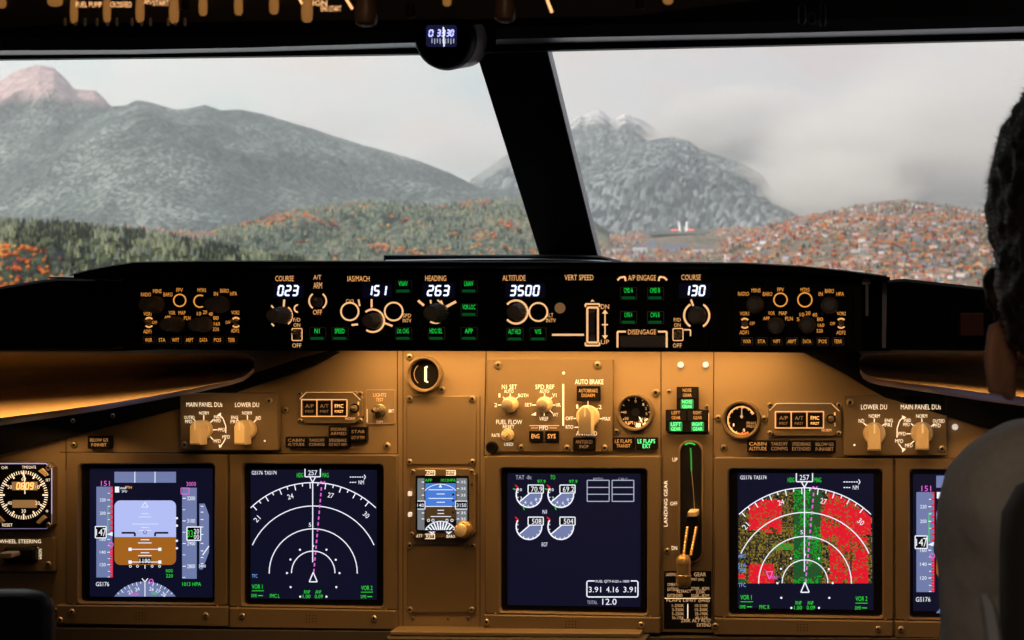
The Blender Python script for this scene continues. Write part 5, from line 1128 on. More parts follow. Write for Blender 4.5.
for x0, y0, x1, y1 in ((687.4, 527, 683.6, 556), (696.4, 527, 690.6, 556)):
    b = MB(); V = []; n = 10; N = 26
    for j in range(N):
        f_ = j / (N - 1); c = W(x0 + (x1 - x0) * f_, y0 + (y1 - y0) * f_, -.035 - .02 * f_)
        rr = .0017 * (1 + .28 * math.sin(j * 2.4))
        for i in range(n): a = 2 * math.pi * i / n; V.append((c.x + rr * math.cos(a), c.y - rr * math.sin(a), c.z + .0006 * math.sin(a)))
    b.add(V, [(j * n + i, j * n + (i + 1) % n, (j + 1) * n + (i + 1) % n, (j + 1) * n + i) for j in range(N - 1) for i in range(n)], M['gold']); b.build('lever_spring', G, True)
b = MB(); b.prism([(686, 517), (699, 517), (694.5, 559), (681, 559)], -.03, -.005, M['black'], .001, .001); b.build('lever_arm', G)
b = MB(-.058); V = []; n = 20; c = W(683.6, 571, -.058); k = (c - CAM).dot(FW) / F
for j, (h_, rr) in enumerate(((-16.4, .5), (-16, 4.4), (-13.5, 6.6), (-9.5, 7.6), (-7.5, 7.6), (-7, 7.1), (3.5, 7.1), (4, 7.8), (11, 7.8), (14.5, 6.4), (16.4, 4.2), (16.8, .5))):
    for i in range(n): a = 2 * math.pi * i / n; V.append((c.x + rr * k * math.cos(a), c.y + rr * k * math.sin(a), c.z - h_ * k))
b.add(V, [(j * n + i, j * n + (i + 1) % n, (j + 1) * n + (i + 1) % n, (j + 1) * n + i) for j in range(11) for i in range(n)], M['gold']); o = b.build('lever_wheel', G, True); o['label'] = 'brass-coloured rounded lever end'
b = MB(-.0044); b.poly(rrect(664, 571, 711.4, 629, 1), M['black']); b.build('placard_plate', G)
b = MB(-.0050); cm = M['capdim']; cb = M['cap']
b.text('UP', 675, 459.6, 3.8, cb, 5); b.text('OFF', 673.8, 503.6, 3.8, cb, 7); b.text('DN', 674.4, 548, 3.8, cb, 5.4); b.text('LANDING GEAR', 665.7, 503.5, 3.6, cb, 46, 0, 90)
for s, x, y, h, w in (('LANDING', 671, 574.5, 3.2, 10), ('GEAR', 700, 574.4, 4, 12), ('LIMIT (IAS)', 697, 579.8, 3.6, 14), ('OPERATING', 674.5, 584.6, 3, 14), ('EXTEND', 673, 589.3, 3.2, 11), ('270K-.82M', 700, 588.6, 3.2, 18), ('RETRACT', 684, 591.2, 3, 14), ('235K', 700.5, 592, 3, 9), ('EXTENDED', 675, 595.4, 3, 15), ('320K-.82M', 700, 595.8, 3.2, 18), ('FLAPS LIMIT (IAS)', 688, 600.8, 3.8, 43),
    ('230K ALT FLAP', 696, 620.6, 3.2, 30), ('EXTEND', 704, 625, 3.2, 14)): b.text(s, x, y, h, cm, w)
for i, (u, v) in enumerate((('1-250K', '10-210K'), ('2-250K', '15-200K'), ('5-250K', '25-190K'), ('30-175K', '40-162K'))): b.text(u, 678, 605.6 + i * 4.1, 2.9, cm, 12); b.text(v, 701.5, 605.6 + i * 4.1, 2.9, cm, 13)
b.line((687.8, 604), (687.8, 618.5), 1, cb); b.line((664.5, 598.3), (710.5, 598.3), .7, cb); b.build('placard', G)

# narrow standby column
t = module('blanking_plate', rrect(406.4, 396, 476, 464.6, 1.2), 'plain tan blanking plate between the white-bar gauge and the standby display', 'blank plate', ((409.7, 398.6), (472.4, 398.8), (409.5, 462, 2.6), (472.4, 462, 2.6)), -.004)
t = module('blanking_plate', rrect(407, 544.5, 475.6, 612.5, 1.2), 'plain dark blanking plate below the standby display', 'blank plate', ((409.8, 545.6, 2.6), (472.4, 546, 2.6), (409.8, 609.6, 2.6), (471.8, 609.8, 2.6)), -.004, M['bezel'])  # darker paint stands in for the weaker light this low
for x in (413, 448, 468.6): screw(mp_, x, 618.6, 2)
SB = (395, 450, 3.368)
t = thing('standby_display', W(442, 540, 0), 'small square standby display with blue sky picture and a round knob', 'display screen')
b = MB(); b.prism(oct_pts(409.6, 468.4, 475.2, 538.6, 6), -.014, 0, M['bezel'], .0012, .0012); b.build('case', t)
b = MB(); b.frame(rrect(415.6, 475.6, 468.6, 531.6, 1.5), rrect(417.3, 478.2, 467.2, 530, 1), -.0165, -.0148, M['black'], 0, .0003); b.build('screen_rim', t)
b = MB(-.0152, SB); w_ = M['w']; e = -.0003; e2 = -.0006
b.poly(rect(75, 95, 243, 270), M['k']); b.poly(rect(102, 112, 205, 190), M['sb'], e); b.poly(rect(102, 190, 205, 236), M['sbr'], e); b.poly(rect(75, 95, 99, 270), M['sg'], e); b.poly(rect(207, 95, 243, 250), M['sg'], e)
b.poly(rect(100, 95, 206, 110), M['k'], e); b.text('APP', 113, 102, 10, M['g'], 24, e2); b.text('1013HPA', 180, 102, 10, M['g'], 50, e2)
for x0, x1, y in ((113, 195, 134), (140, 168, 148), (113, 195, 163), (140, 168, 176), (103, 204, 190), (143, 165, 203), (120, 188, 224), (143, 165, 214)): b.line((x0, y), (x1, y), 2.4, w_, e2)
b.arc(153, 190, 75, 2, 45, 135, w_, e2); b.poly([(153, 116), (147, 126), (159, 126)], w_, e2)
for y in (108, 130, 152, 212, 232): b.line((90, y), (98, y), 3, w_, e2); b.line((208, y), (216, y), 3, w_, e2); b.text('35', 230, y, 9, w_, 16, e2)
for i in range(5): b.poly(circ(196, 150 + i * 20, 4, 8), M['k'], e2)
b.poly(rect(72, 172, 101, 199), M['k'], e2); b.pline(rect(72, 172, 101, 199), 2.6, w_, -.0008, True); b.text('140', 86, 186, 12, w_, 22, -.0008)
b.poly(rect(204, 172, 244, 199), M['k'], e2); b.pline(rect(204, 172, 244, 199), 2.6, w_, -.0008, True); b.text('3150', 224, 186, 12, w_, 32, -.0008)
b.poly(rect(100, 236, 206, 270), M['k'], e); b.arc(153, 300, 60, 3, 30, 150, w_, e2)
for a in range(35, 150, 11): b.line((153 + 58 * math.cos(R(a)), 300 - 58 * math.sin(R(a))), (153 + 30 * math.cos(R(a)), 300 - 30 * math.sin(R(a))), 5, w_, e2)
for x in (113, 128, 175, 192): b.ring(x, 237, 4, 2, w_, e2)
b.build('screen', t)
b = MB(-.0144)
for s, x, y, w_2 in (('APP', 430, 472.8, 7.5), ('HP/IN', 450.6, 472.8, 8.4), ('ATT', 419.3, 536, 6), ('RST', 429.8, 536.4, 7), ('BARO', 450.8, 536.4, 8.6)): b.text(s, x, y, 3, cp, w_2)
for x, y in ((430, 472.8), (450.6, 472.8), (429.8, 536.4)): b.pline(rect(x - 4.8, y - 2.3, x + 4.8, y + 2.3), .7, cp)
b.build('lettering', t)
for y in (493.8, 514.6): b = MB(); b.prism(rrect(407.8, y - 2.2, 411.4, y + 2.2, .8), -.018, -.012, M['whiteball']); b.build('side_button', t)
round_knob(t, 464.6, 528.4, 8.6, -.0145, M['gold'], .024, M['cream'], 'baro_knob', 7, .06)
for x, y in ((413, 471.5), (472, 471.5), (411.6, 534)): screw(t, x, y, 2, -.014)
b = MB(); b.lathe(471.8, 484.6, [(1.3, 0), (1.2, -.0005)], M['k'], 10, basey=-.0145); b.build('light_sensor', t)
b = MB(-.0004); b.line((403, 340), (403, 628), .7, M['seam']); b.line((480, 396), (480, 628), .7, M['seam']); b.build('joint', mp_)

# left edge: clock and nose wheel steering
t = thing('cockpit_clock', W(20, 530, 0), 'round-dial clock with violet-lit rim at the left edge, reading 0609', 'clock')
b = MB(); b.prism(oct_pts(-18, 462.6, 52.8, 529.6, 5), -.014, 0, M['bezel'], .0012, .0012, M['black']); b.build('case', t)
b = MB(-.0144); b.pline([(-14, 463.6), (46, 463.6), (51.7, 469), (51.7, 514)], .9, M['violet']); b.pline([(51.7, 514), (51.7, 523.5), (46.5, 528.6), (-14, 528.6)], .7, mat('edge_lit_rim_dim', (.2, .2, .3), emit=(.3, .25, .5), es=.5)); b.build('lit_rim', t)  # violet light on the clock's edge, painted as glowing lines
b = MB(-.0148); X, Y_ = 23.6, 495
b.poly(circ(X, Y_, 25.6, 40), M['black']); 
for i in range(60):
    a = R(90 - i * 6); r0 = 18.8 if i % 5 == 0 else 21; b.line((X + r0 * math.cos(a), Y_ - r0 * math.sin(a)), (X + 24.4 * math.cos(a), Y_ - 24.4 * math.sin(a)), 1.5 if i % 5 == 0 else .8, cp, -.0003)
for s, a in (('60', 90), ('10', 30), ('20', -30), ('30', -90), ('40', 210), ('50', 150)): b.text(s, X + 16 * math.cos(R(a)), Y_ - 16 * math.sin(R(a)), 3.6, cp, 4.4, -.0003)
b.poly(rect(11.8, 481.8, 37.6, 490.2), M['lcd'], -.0003); digits(b, '0609', 25, 486, 18, 6, M['amberhot'], -.0006); b.poly(rect(12.4, 500, 37, 507.8), M['lcd'], -.0003); b.line((24.4, 478), (25, 494), .9, cp, -.0009)
b.line((22.8, 472.4), (24.6, 478), 1.6, cp, -.0009)
b.text('CHR', 4.6, 467.6, 2.8, cp, 6.4); b.text('TIME/DATE', 29, 467.2, 2.8, cp, 14); b.text('RESET', 7.4, 525, 3, cp, 10.5); b.text('SET', 48, 480, 2.6, cp, 4.6); b.text('+', 47, 511, 3, cp, 3)
b.build('dial', t)
for x, y, s in ((43, 473, 1), (41, 519.5, -1), (-1, 519.5, 1)):
    b = MB(); b.prism([(x - 5, y - 2 * s), (x + 2 * 1, y + 4.6 * s - 1), (x + 5, y + 2 * s), (x - 1, y - 4.6 * s)] if s > 0 else [(x - 5, y + 2.6), (x + 2, y - 4.4), (x + 5, y - 1.6), (x - 2, y + 4.8)], -.018, -.013, M['cream']); b.build('set_button', t)
for x, y in ((48.4, 467.8), (48.4, 525)): screw(t, x, y, 2.2, -.014)
t = module('steering_switch_panel', rrect(-40, 537.5, 54.4, 571.8, 1.2), 'plate lettered NOSE WHEEL STEERING with a black toggle, below the clock', 'switch panel', ((48.4, 564.3, 2.6),), -.010)
b = MB(-.0104); b.text('NOSE WHEEL STEERING', 13, 541.4, 3.8, cp, 56); b.text('NORM', 40.2, 554, 3.2, cp, 10, 0, -90); b.text('ALT', 36.6, 548.6, 2.6, cp, 4); b.build('lettering', t)
b = MB(); b.prism(rrect(3, 547.6, 34.4, 563.4, 3), -.022, -.010, M['black'], .003, .003); b.prism(rrect(-2, 553, 12, 558.6, 2), -.045, -.02, M['rubber'], .001, .001); b.build('guarded_toggle', t, True)
screw(mp_, 56, 610.8, 2.6); screw(mp_, 11, 534.8, 1.5)

# near black box at the lower left corner
t = thing('equipment_box', W(10, 700, -.55), 'out-of-focus black box with a bluish rounded edge in the lower left corner', 'box')
b = MB(-.6); b.prism([(-120, 590), (22, 590.5), (38, 593.5), (46, 600), (48.6, 612), (49, 760), (-120, 760)], -.6, -.585, mat('satin_black_box', (.02, .024, .036), .3), .006, .008); o = b.build('body', t, True); to_floor(o, t)

# ------------------------------------------------------------------ tan bolsters under the glareshield
def bolster(xs, rows, label, seg=1):
    """rows: for every px x a list of (py, Y) round the section"""
    t = thing('padded_bolster', W(sum(xs) / len(xs), 400, -.1), label, 'bolster'); b = MB(); V = []
    n = len(rows[0])
    for x, rw_ in zip(xs, rows):
        for y, Y in rw_: V.append(W(x, y, Y))
    f = [(j * n + i, j * n + (i + 1) % n, (j + 1) * n + (i + 1) % n, (j + 1) * n + i) for j in range(len(xs) - 1) for i in range(n)]
    f += [tuple(range(n)), tuple(range(len(xs) * n - 1, len(xs) * n - n - 1, -1))]
    b.add(V, f, M['bolster']); o = b.build('cover', t, True)
    for p in o.data.polygons: p.use_smooth = True
    return t
def sect(ytop, ymid, ybul, ybot, sh=0.0):
    """y at: under the glareshield, foot of the hollow, fullest point of the roll, underside"""
    h = (ybot - ybul) * .45; ybot = ybul + h
    return [(ytop, -.255), (ytop + 1.8, -.25), (ytop + 4, -.205), (ytop + (ymid - ytop) * .45, -.165), (ymid - 4, -.16), (ymid, -.17), (ymid + (ybul - ymid) * .4, -.20), (ybul, -.222), (ybul + h * .35, -.228), (ybul + h * .72, -.220), (ybot, -.20), (ybot + 2, -.16), (ybot + 1, -.05), (ytop, -.05)]
xs = [-200, -120, -60, 0, 50, 100, 150, 200, 230, 243, 250, 254]
bolster(xs, [sect(352.5, 404, 424, 448), sect(352.5, 400, 420, 442), sect(352.5, 396, 415, 436), sect(352.6, 392, 415, 434), sect(353, 388, 409, 425), sect(353.5, 384, 402.5, 416), sect(353.6, 379, 395, 405), sect(353.6, 374, 386, 394.5), sect(353.6, 370, 380, 387), sect(354, 368, 376, 383), sect(355, 366, 371, 378.5), sect(358, 365, 367, 374)],
    'tan padded bolster under the left end of the glareshield, its lower roll lit amber')
xs2 = [860, 863, 869, 880, 910, 940, 980, 1030, 1090, 1180]
bolster(xs2, [sect(358, 364, 367, 376), sect(355, 366, 371, 383), sect(354, 368, 374, 388), sect(353.6, 370, 377, 391), sect(353.4, 372, 381, 396), sect(353.2, 374.5, 384, 402), sect(353, 378, 389, 410), sect(353, 383, 394, 418), sect(353, 389, 401, 428), sect(353, 397, 410, 440)],
    'tan padded bolster under the right end of the glareshield, beside the person')
def shroud_shade(pts, label):  # black band: part shroud, part stand-in for the bolster's shadow
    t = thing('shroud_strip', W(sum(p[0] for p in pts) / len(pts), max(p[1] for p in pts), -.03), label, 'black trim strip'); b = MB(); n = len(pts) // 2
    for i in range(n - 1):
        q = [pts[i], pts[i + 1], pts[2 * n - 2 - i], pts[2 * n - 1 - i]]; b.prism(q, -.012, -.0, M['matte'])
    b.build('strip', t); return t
g1 = shroud_shade([(-170, 430), (-60, 425), (0, 418), (50, 413), (100, 406), (150, 398), (200, 389), (252, 374), (276, 366), (300, 358), (332, 350), (338, 352), (312, 366), (290, 374), (262, 383), (208, 401), (164, 412.5), (110, 426), (60, 438.5), (0, 454), (-60, 470), (-170, 505)], 'black shroud strip sweeping down to the left below the left bolster')
g2 = shroud_shade([(799, 350), (830, 350), (858, 351), (870, 368), (890, 380), (930, 387), (980, 396), (1060, 408), (1180, 430), (1180, 478), (1060, 446), (980, 427), (930, 411), (885, 397.5), (864, 386), (845, 374), (824, 363), (803, 352.5)], 'black shroud strip sweeping down to the right below the right bolster')
for x, y in ((73, 421), (113, 416)): screw(g1, x, y, 2, -.012)

# ------------------------------------------------------------------ standby compass
t = thing('standby_compass', W(442, 30, -.36), 'black round standby compass hanging at the top of the centre post, lit blue-white', 'compass')
b = MB(-.36); V = []; n = 40; c = W(443, 37.5, -.36); k = (c - CAM).dot(FW) / F
for rr, y in ((.1, 0), (24, 0), (27.5, .001), (29.6, .004), (30.6, .012), (30.4, .022), (29, .028)):
    for i in range(n): a = 2 * math.pi * i / n; V.append((c.x + rr * k * math.cos(a), c.y + y, c.z + rr * k * math.sin(a)))
b.add(V, [(j * n + i, j * n + (i + 1) % n, (j + 1) * n + (i + 1) % n, (j + 1) * n + i) for j in range(6) for i in range(n)], M['black']); b.build('front', t, True)
b = MB(); V = []
for rr, y in ((28.9, .026), (29.4, .05), (29.2, .105), (26, .12), (.1, .12)):
    for i in range(n): a = 2 * math.pi * i / n; V.append((c.x + rr * k * math.cos(a), c.y + y, c.z + (y - .026) * .155 + rr * k * math.sin(a)))
b.add(V, [(j * n + i, j * n + (i + 1) % n, (j + 1) * n + (i + 1) % n, (j + 1) * n + i) for j in range(4) for i in range(n)], mat('compass_grey_case', (.62, .56, .52), .4, .1)); b.build('case', t, True)
b = MB(-.361); b.prism(rrect(420, 0, 470, 30, 4), -.345, -.26, M['black']); b.build('bracket', t)
b = MB(-.3612); dgm = mat('compass_blue_digit', (.5, .5, .9), emit=(.40, .42, 1.0), es=1.7); b.poly(rrect(426, 25, 457, 47, 3), mat('compass_card', (.01, .01, .03), emit=(.03, .03, .12), es=.3)); digits(b, '0', 431, 33.2, 5.5, 6, dgm, -.0004, 1.5); digits(b, '33', 441, 33, 9, 6, dgm, -.0004, 1.5); digits(b, '30', 450, 33, 8, 6, dgm, -.0004, 1.5)
for i in range(9): b.line((432 + i * 2.7, 38.5), (432 + i * 2.7, 44 if i % 2 else 43), 1, M['wd'], -.0004)
b.line((443.4, 27), (444, 46.5), 1.5, M['w'], -.0008); b.build('compass_card', t)

# ------------------------------------------------------------------ overhead panel
YO = -.95
OH = thing('overhead_panel', W(330, 24, YO), 'dark overhead switch panel along the top edge with amber-lit switches', 'overhead panel')
b = MB(); pts = [(-200, 27), (10, 27), (60, 24), (190, 22.5), (260, 21), (480, 19), (640, 15.5), (700, 7), (760, 0), (900, -14)]; V = []
for px, py in pts: a = W(px, py, YO); V += [a, a + Vector((0, -.75, .34)), a + Vector((0, -.75, .40)), a + Vector((0, .015, .05))]
b.add(V, [(4 * i + k_, 4 * i + (k_ + 1) % 4, 4 * i + 4 + (k_ + 1) % 4, 4 * i + 4 + k_) for i in range(len(pts) - 1) for k_ in range(4)] + [(0, 1, 2, 3), tuple(4 * (len(pts) - 1) + k_ for k_ in (3, 2, 1, 0))], M['ohp']); b.build('face', OH)
b = MB(); V = []
pts2 = [(-700, 34), (-200, 26), (0, 25), (256, 22), (512, 18), (768, 20), (1024, 16), (1200, 13), (1500, 8)]
for px, py in pts2: a = W(px, py, -.62); V += [a, W(px, py - 36, -.62) + Vector((0, -.02, 0)), W(px, py - 120, -.62) + Vector((0, .30, .12)), a + Vector((0, .30, .085))]
b.add(V, [(4 * i + k_, 4 * i + (k_ + 1) % 4, 4 * i + 4 + (k_ + 1) % 4, 4 * i + 4 + k_) for i in range(len(pts2) - 1) for k_ in range(4)] + [(0, 1, 2, 3), tuple(4 * (len(pts2) - 1) + k_ for k_ in (3, 2, 1, 0))], M['frame'])
tag(b.build('ceiling_trim'), 'black lining strip between overhead panel and windscreen header', 'ceiling lining', kind='structure')
def hang(px, ptop, pbot, w_, m, name, Y=YO - .03, tipm=None, lean=0):
    """switch body hanging from the overhead panel, outline measured at its own distance"""
    b = MB(); c0, c1 = W(px, ptop, Y), W(px + lean, pbot, Y); k = (c1 - CAM).dot(FW) / F; V = []; n = 12
    for f_, rr in ((0, .8), (.55, .85), (.8, 1), (.95, .9), (1, .55)):
        c = c0.lerp(c1, f_)
        for i in range(n): a = 2 * math.pi * i / n; V.append((c.x + rr * w_ / 2 * k * math.cos(a), c.y + rr * w_ / 2 * k * math.sin(a), c.z))
    b.add(V, [(j * n + i, j * n + (i + 1) % n, (j + 1) * n + (i + 1) % n, (j + 1) * n + i) for j in range(4) for i in range(n)] + [tuple(range(4 * n, 5 * n))], m); return b.build(name, OH, True)
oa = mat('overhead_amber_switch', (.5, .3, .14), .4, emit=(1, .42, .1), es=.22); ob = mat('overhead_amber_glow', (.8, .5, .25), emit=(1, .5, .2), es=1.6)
for px, y1, w_ in ((1, 8, 11), (55, 6, 16), (203, 15.5, 9), (238.5, 15, 9), (274, 14, 10), (307, 22, 12), (447, 6, 9), (668, 4, 11)): hang(px, -30, y1, w_, oa, 'toggle_switch')
for px, y1, w_ in ((74, 23, 8), (107, 22, 8), (140, 22, 9), (174, 23, 10)): hang(px, -30, y1, w_, oa, 'guarded_switch')
for px, y1, w_ in ((366, 26, 24), (505, 22, 22)): hang(px, -30, y1, w_, mat('overhead_brown_knob', (.14, .09, .06), .4), 'rotary_knob')
for px, py, r_ in ((410.5, 12.5, 5), (640, 4.5, 4.8), (185, 5, 5)): hang(px, py - 8, py + r_, r_ * 2, M['black'], 'black_knob')
for px in (65, 75.5, 85, 97, 107.5, 117, 132, 141.5, 150.5, 168, 175.5, 185): hang(px, 18, 26, 3.2, M['greyk'], 'terminal')
b = MB(YO - .06)
for s, x, y, w_ in (('FUEL PUMP', 89, 4.5, 26), ('CROSSFEED', 121, 4.5, 21), ('APU', 148, 1.5, 8), ('START', 161, 3, 16), ('ENG START', 331, 8.6, 20), ('IGN', 320, 3, 14)): b.text(s, x, y, 5.4, ob, w_)
b.line((343, -6), (352.5, 9), 2.4, ob); b.line((545, -6), (552, 12.5), 2.6, ob); b.line((297, -6), (302, 4), 2, ob); b.build('lettering', OH)
# plain lumps of the right-hand overhead edge
t = thing('reading_lamp', W(812, 26, -.7), 'faint grey lamp bracket under the dark ceiling edge, right of the overhead panel', 'lamp bracket')
b = MB()
for px, y0, y1, w_ in ((802, 4, 25, 8), (812, 13, 25, 7), (823, 2, 27, 6)):
    c0, c1 = W(px, y0, -.7), W(px, y1, -.7); k = (c1 - CAM).dot(FW) / F; V = []
    for f_, rr in ((0, .3), (.2, .9), (.8, 1), (1, .4)):
        c = c0.lerp(c1, f_)
        for i in range(10): a = 2 * math.pi * i / 10; V.append((c.x + rr * w_ / 2 * k * math.cos(a), c.y + rr * w_ / 2 * k * math.sin(a), c.z))
    b.add(V, [(j * 10 + i, j * 10 + (i + 1) % 10, (j + 1) * 10 + (i + 1) % 10, (j + 1) * 10 + i) for j in range(3) for i in range(10)], mat('lamp_bracket_grey', (.10, .085, .075), .5))
b.build('bracket', t, True)

# ================================================================== PERSON
class Blob:
    """overlapping tapered volumes fused into one continuous skin"""
    def __init__(s): s.bm = bmesh.new()
    def cap(s, a, b_, ra, rb, n=16):
        a, b_ = Vector(a), Vector(b_); d = (b_ - a); L = d.length or 1e-4; q = d.to_track_quat('Z', 'Y'); rings = []
        for k in range(1, 6): t = k / 5 * 90; rings.append((-ra * math.cos(R(t)), ra * math.sin(R(t))))
        for k in range(0, 5): t = k / 5 * 90; rings.append((L + rb * math.sin(R(t)), rb * math.cos(R(t))))
        vs = [[s.bm.verts.new(a + q @ Vector((r * math.cos(2 * math.pi * i / n), r * math.sin(2 * math.pi * i / n), z))) for i in range(n)] for z, r in rings]
        p0 = s.bm.verts.new(a + q @ Vector((0, 0, -ra))); p1 = s.bm.verts.new(a + q @ Vector((0, 0, L + rb)))
        for j in range(len(vs) - 1):
            for i in range(n): s.bm.faces.new((vs[j][i], vs[j][(i + 1) % n], vs[j + 1][(i + 1) % n], vs[j + 1][i]))
        for i in range(n): s.bm.faces.new((vs[0][(i + 1) % n], vs[0][i], p0)); s.bm.faces.new((vs[-1][i], vs[-1][(i + 1) % n], p1))
    def ell(s, c, r, rot=(0, 0, 0)):
        from mathutils import Euler
        M4 = Matrix.Translation(Vector(c)) @ Euler([R(x) for x in rot]).to_matrix().to_4x4() @ Matrix.Diagonal((*r, 1))
        bmesh.ops.create_icosphere(s.bm, subdivisions=4, radius=1, matrix=M4)
    def build(s, name, m, parent, voxel=.004, smooth=3, disp=None):
        me = bpy.data.meshes.new(name); s.bm.to_mesh(me); s.bm.free(); o = bpy.data.objects.new(name, me); C.objects.link(o)
        md = o.modifiers.new('r', 'REMESH'); md.mode = 'VOXEL'; md.voxel_size = voxel; md.use_smooth_shade = True
        if smooth: sm = o.modifiers.new('s', 'SMOOTH'); sm.iterations = smooth; sm.factor = .5
        if disp:
            tx = bpy.data.textures.new(name, 'CLOUDS'); tx.noise_scale = disp[1]; dm = o.modifiers.new('d', 'DISPLACE'); dm.texture = tx; dm.strength = disp[0]; dm.mid_level = .5
        dg = bpy.context.evaluated_depsgraph_get(); m2 = bpy.data.meshes.new_from_object(o.evaluated_get(dg)); o.modifiers.clear(); o.data = m2; bpy.data.meshes.remove(me)
        m2.materials.clear(); m2.materials.append(m); m2.polygons.foreach_set('use_smooth', [True] * len(m2.polygons))
        if parent is not None:
            o.parent = parent; off = parent.location; m2.transform(Matrix.Translation(-off))
        return o
def at(px, py, d): return CAM + ray(px, py) * d
skin = mat('skin', (.42, .22, .15), .5, noise=.08, nscale=60); hairm = mat('black_hair', (.012, .009, .008), .55, bump=.5, nscale=400)
hood = mat('grey_hoodie_fabric', (.50, .52, .55), .9, noise=.15, nscale=180, bump=.4); trou = mat('dark_trousers', (.03, .03, .04), .9)
Hd = 1.32; hc = at(1113, 236, Hd)
pers = thing('person', Vector((hc.x + .12, hc.y, .42)), 'person in a grey hoodie with short black hair, seen from behind at the right edge', 'person')
V3 = Vector
neck = hc + V3((.012, -.012, -.13)); chest = V3((hc.x + .135, hc.y - .02, hc.z - .33)); pelvis = V3((hc.x + .165, hc.y - .05, .53))
shL = at(1034, 508, Hd) ; shR = shL + V3((.34, .01, .02)); top_ = (shL + shR) / 2 + V3((0, 0, .02))
elL = shL + V3((-.01, .10, -.27)); elR = shR + V3((.03, .10, -.27)); wrL = elL + V3((.09, .23, .02)); wrR = elR + V3((-.09, .23, .02))
kn = [pelvis + V3((x, .46, .02)) for x in (-.12, .12)]; an = [k + V3((0, .12, -.45)) for k in kn]
b = Blob()
b.ell(hc + V3((0, 0, .012)), (.074, .092, .098)); b.ell(hc + V3((0, .03, -.045)), (.060, .066, .075)); b.ell(hc + V3((0, .062, -.095)), (.034, .03, .028))   # skull, face, chin
b.cap(hc + V3((0, .105, .0)), hc + V3((0, .122, -.034)), .008, .014); b.ell(hc + V3((0, .100, -.066)), (.024, .012, .009))                                  # nose, mouth
for sx in (-1, 1):
    b.ell(hc + V3((sx * .031, .085, .006)), (.014, .012, .011)); b.cap(hc + V3((sx * .012, .096, .024)), hc + V3((sx * .048, .086, .026)), .007, .005)      # eyes, brows
    e_ = hc + V3((sx * .066, -.008, -.080))
    for k in range(12):                                                                                                                                      # ear rim, lobe, bowl
        a0, a1 = R(-60 + k * 24), R(-36 + k * 24); f0 = lambda a: e_ + V3((sx * (.003 + .012 * max(0, math.cos(a)) ** .6), -.014 * math.cos(a), .024 * math.sin(a) - .002))
        b.cap(f0(a0), f0(a1), .0052, .0052, 8)
    b.ell(e_ + V3((sx * .004, 0, -.002)), (.0085, .012, .022)); b.ell(e_ + V3((sx * .001, .004, -.022)), (.006, .009, .009))
b.cap(hc + V3((.0, -.02, -.06)), neck, .056, .056); b.cap(neck, top_, .058, .07); b.cap(top_, chest, .09, .12); b.cap(chest, pelvis, .12, .13)
b.cap(top_, shL, .05, .045); b.cap(top_, shR, .05, .045)
for s_, e, w_, sx in ((shL, elL, wrL, 1), (shR, elR, wrR, -1)):
    b.cap(s_, e, .046, .036); b.cap(e, w_, .036, .024)
    d = (w_ - e).normalized(); sd = V3((d.y, -d.x, 0)).normalized() * sx; palm = w_ + d * .045
    b.cap(w_, palm + d * .02, .024, .026); b.ell(palm + V3((0, 0, -.0)), (.034, .045, .016))
    for k, (o_, ln) in enumerate(((-.027, .068), (-.009, .078), (.009, .073), (.026, .058))):
        p0 = palm + d * .038 + sd * -o_; p1 = p0 + d * ln * .5 + V3((0, 0, -.006)); p2 = p1 + d * ln * .3 + V3((0, 0, -.016)); p3 = p2 + d * ln * .15 + V3((0, 0, -.016))
        b.cap(p0, p1, .0088, .008, 10); b.cap(p1, p2, .008, .0075, 10); b.cap(p2, p3, .0075, .007, 10)
    t0 = palm + sd * .026 - d * .02; t1 = t0 + sd * .022 + d * .028; t2 = t1 + d * .03 - V3((0, 0, .006)); b.cap(t0, t1, .012, .010, 10); b.cap(t1, t2, .010, .008, 10)
for k_, a_ in zip(kn, an): b.cap(pelvis + V3((k_.x - pelvis.x, 0, 0)) * .7, k_, .085, .06); b.cap(k_, a_, .056, .038); b.cap(a_, a_ + V3((0, .14, -.035)), .04, .03)
b.build('body', skin, pers, .0045, 4)
b = Blob(); b.ell(hc + V3((0, -.008, .022)), (.081, .098, .100)); b.ell(hc + V3((0, -.035, -.03)), (.078, .068, .078)); b.ell(hc + V3((0, -.02, .055)), (.070, .085, .068))
for sx in (-1, 1): b.cap(hc + V3((sx * .074, .022, -.03)), hc + V3((sx * .070, .018, -.058)), .010, .005)
hr = b.build('hair', hairm, pers, .004, 2, (.010, .012))
# short strands that roughen the outline
bm = bmesh.new(); bm.from_mesh(hr.data); rr = random.Random(3); vs = list(bm.verts); n0 = [(v.co.copy(), v.normal.copy()) for v in rr.sample(vs, min(len(vs), 11000))]
for c, nn in n0:
    if c.z + pers.location.z < hc.z - .09: continue
    t = nn.orthogonal().normalized(); dr = (nn * 1.0 + V3((rr.uniform(-.7, .7), rr.uniform(-.7, .7), rr.uniform(-.2, .9)))).normalized(); L = rr.uniform(.002, .0055)
    q = [bm.verts.new(c - nn * .002 + t * .0005), bm.verts.new(c - nn * .002 - t * .0005), bm.verts.new(c + dr * L)]; bm.faces.new(q)
bm.to_mesh(hr.data); bm.free()
b = Blob()
b.cap(neck + V3((.004, -.01, -.035)), top_ + V3((-.05, 0, -.0)), .068, .085); b.cap(top_, chest, .105, .145); b.cap(chest, pelvis, .145, .155)
b.cap(top_ + V3((-.02, 0, 0)), shL, .07, .060); b.cap(top_, shR, .07, .062)
for s_, e, w_ in ((shL, elL, wrL), (shR, elR, wrR)): b.cap(s_, e, .062, .050); b.cap(e, w_ - (w_ - e) * .06, .050, .034)
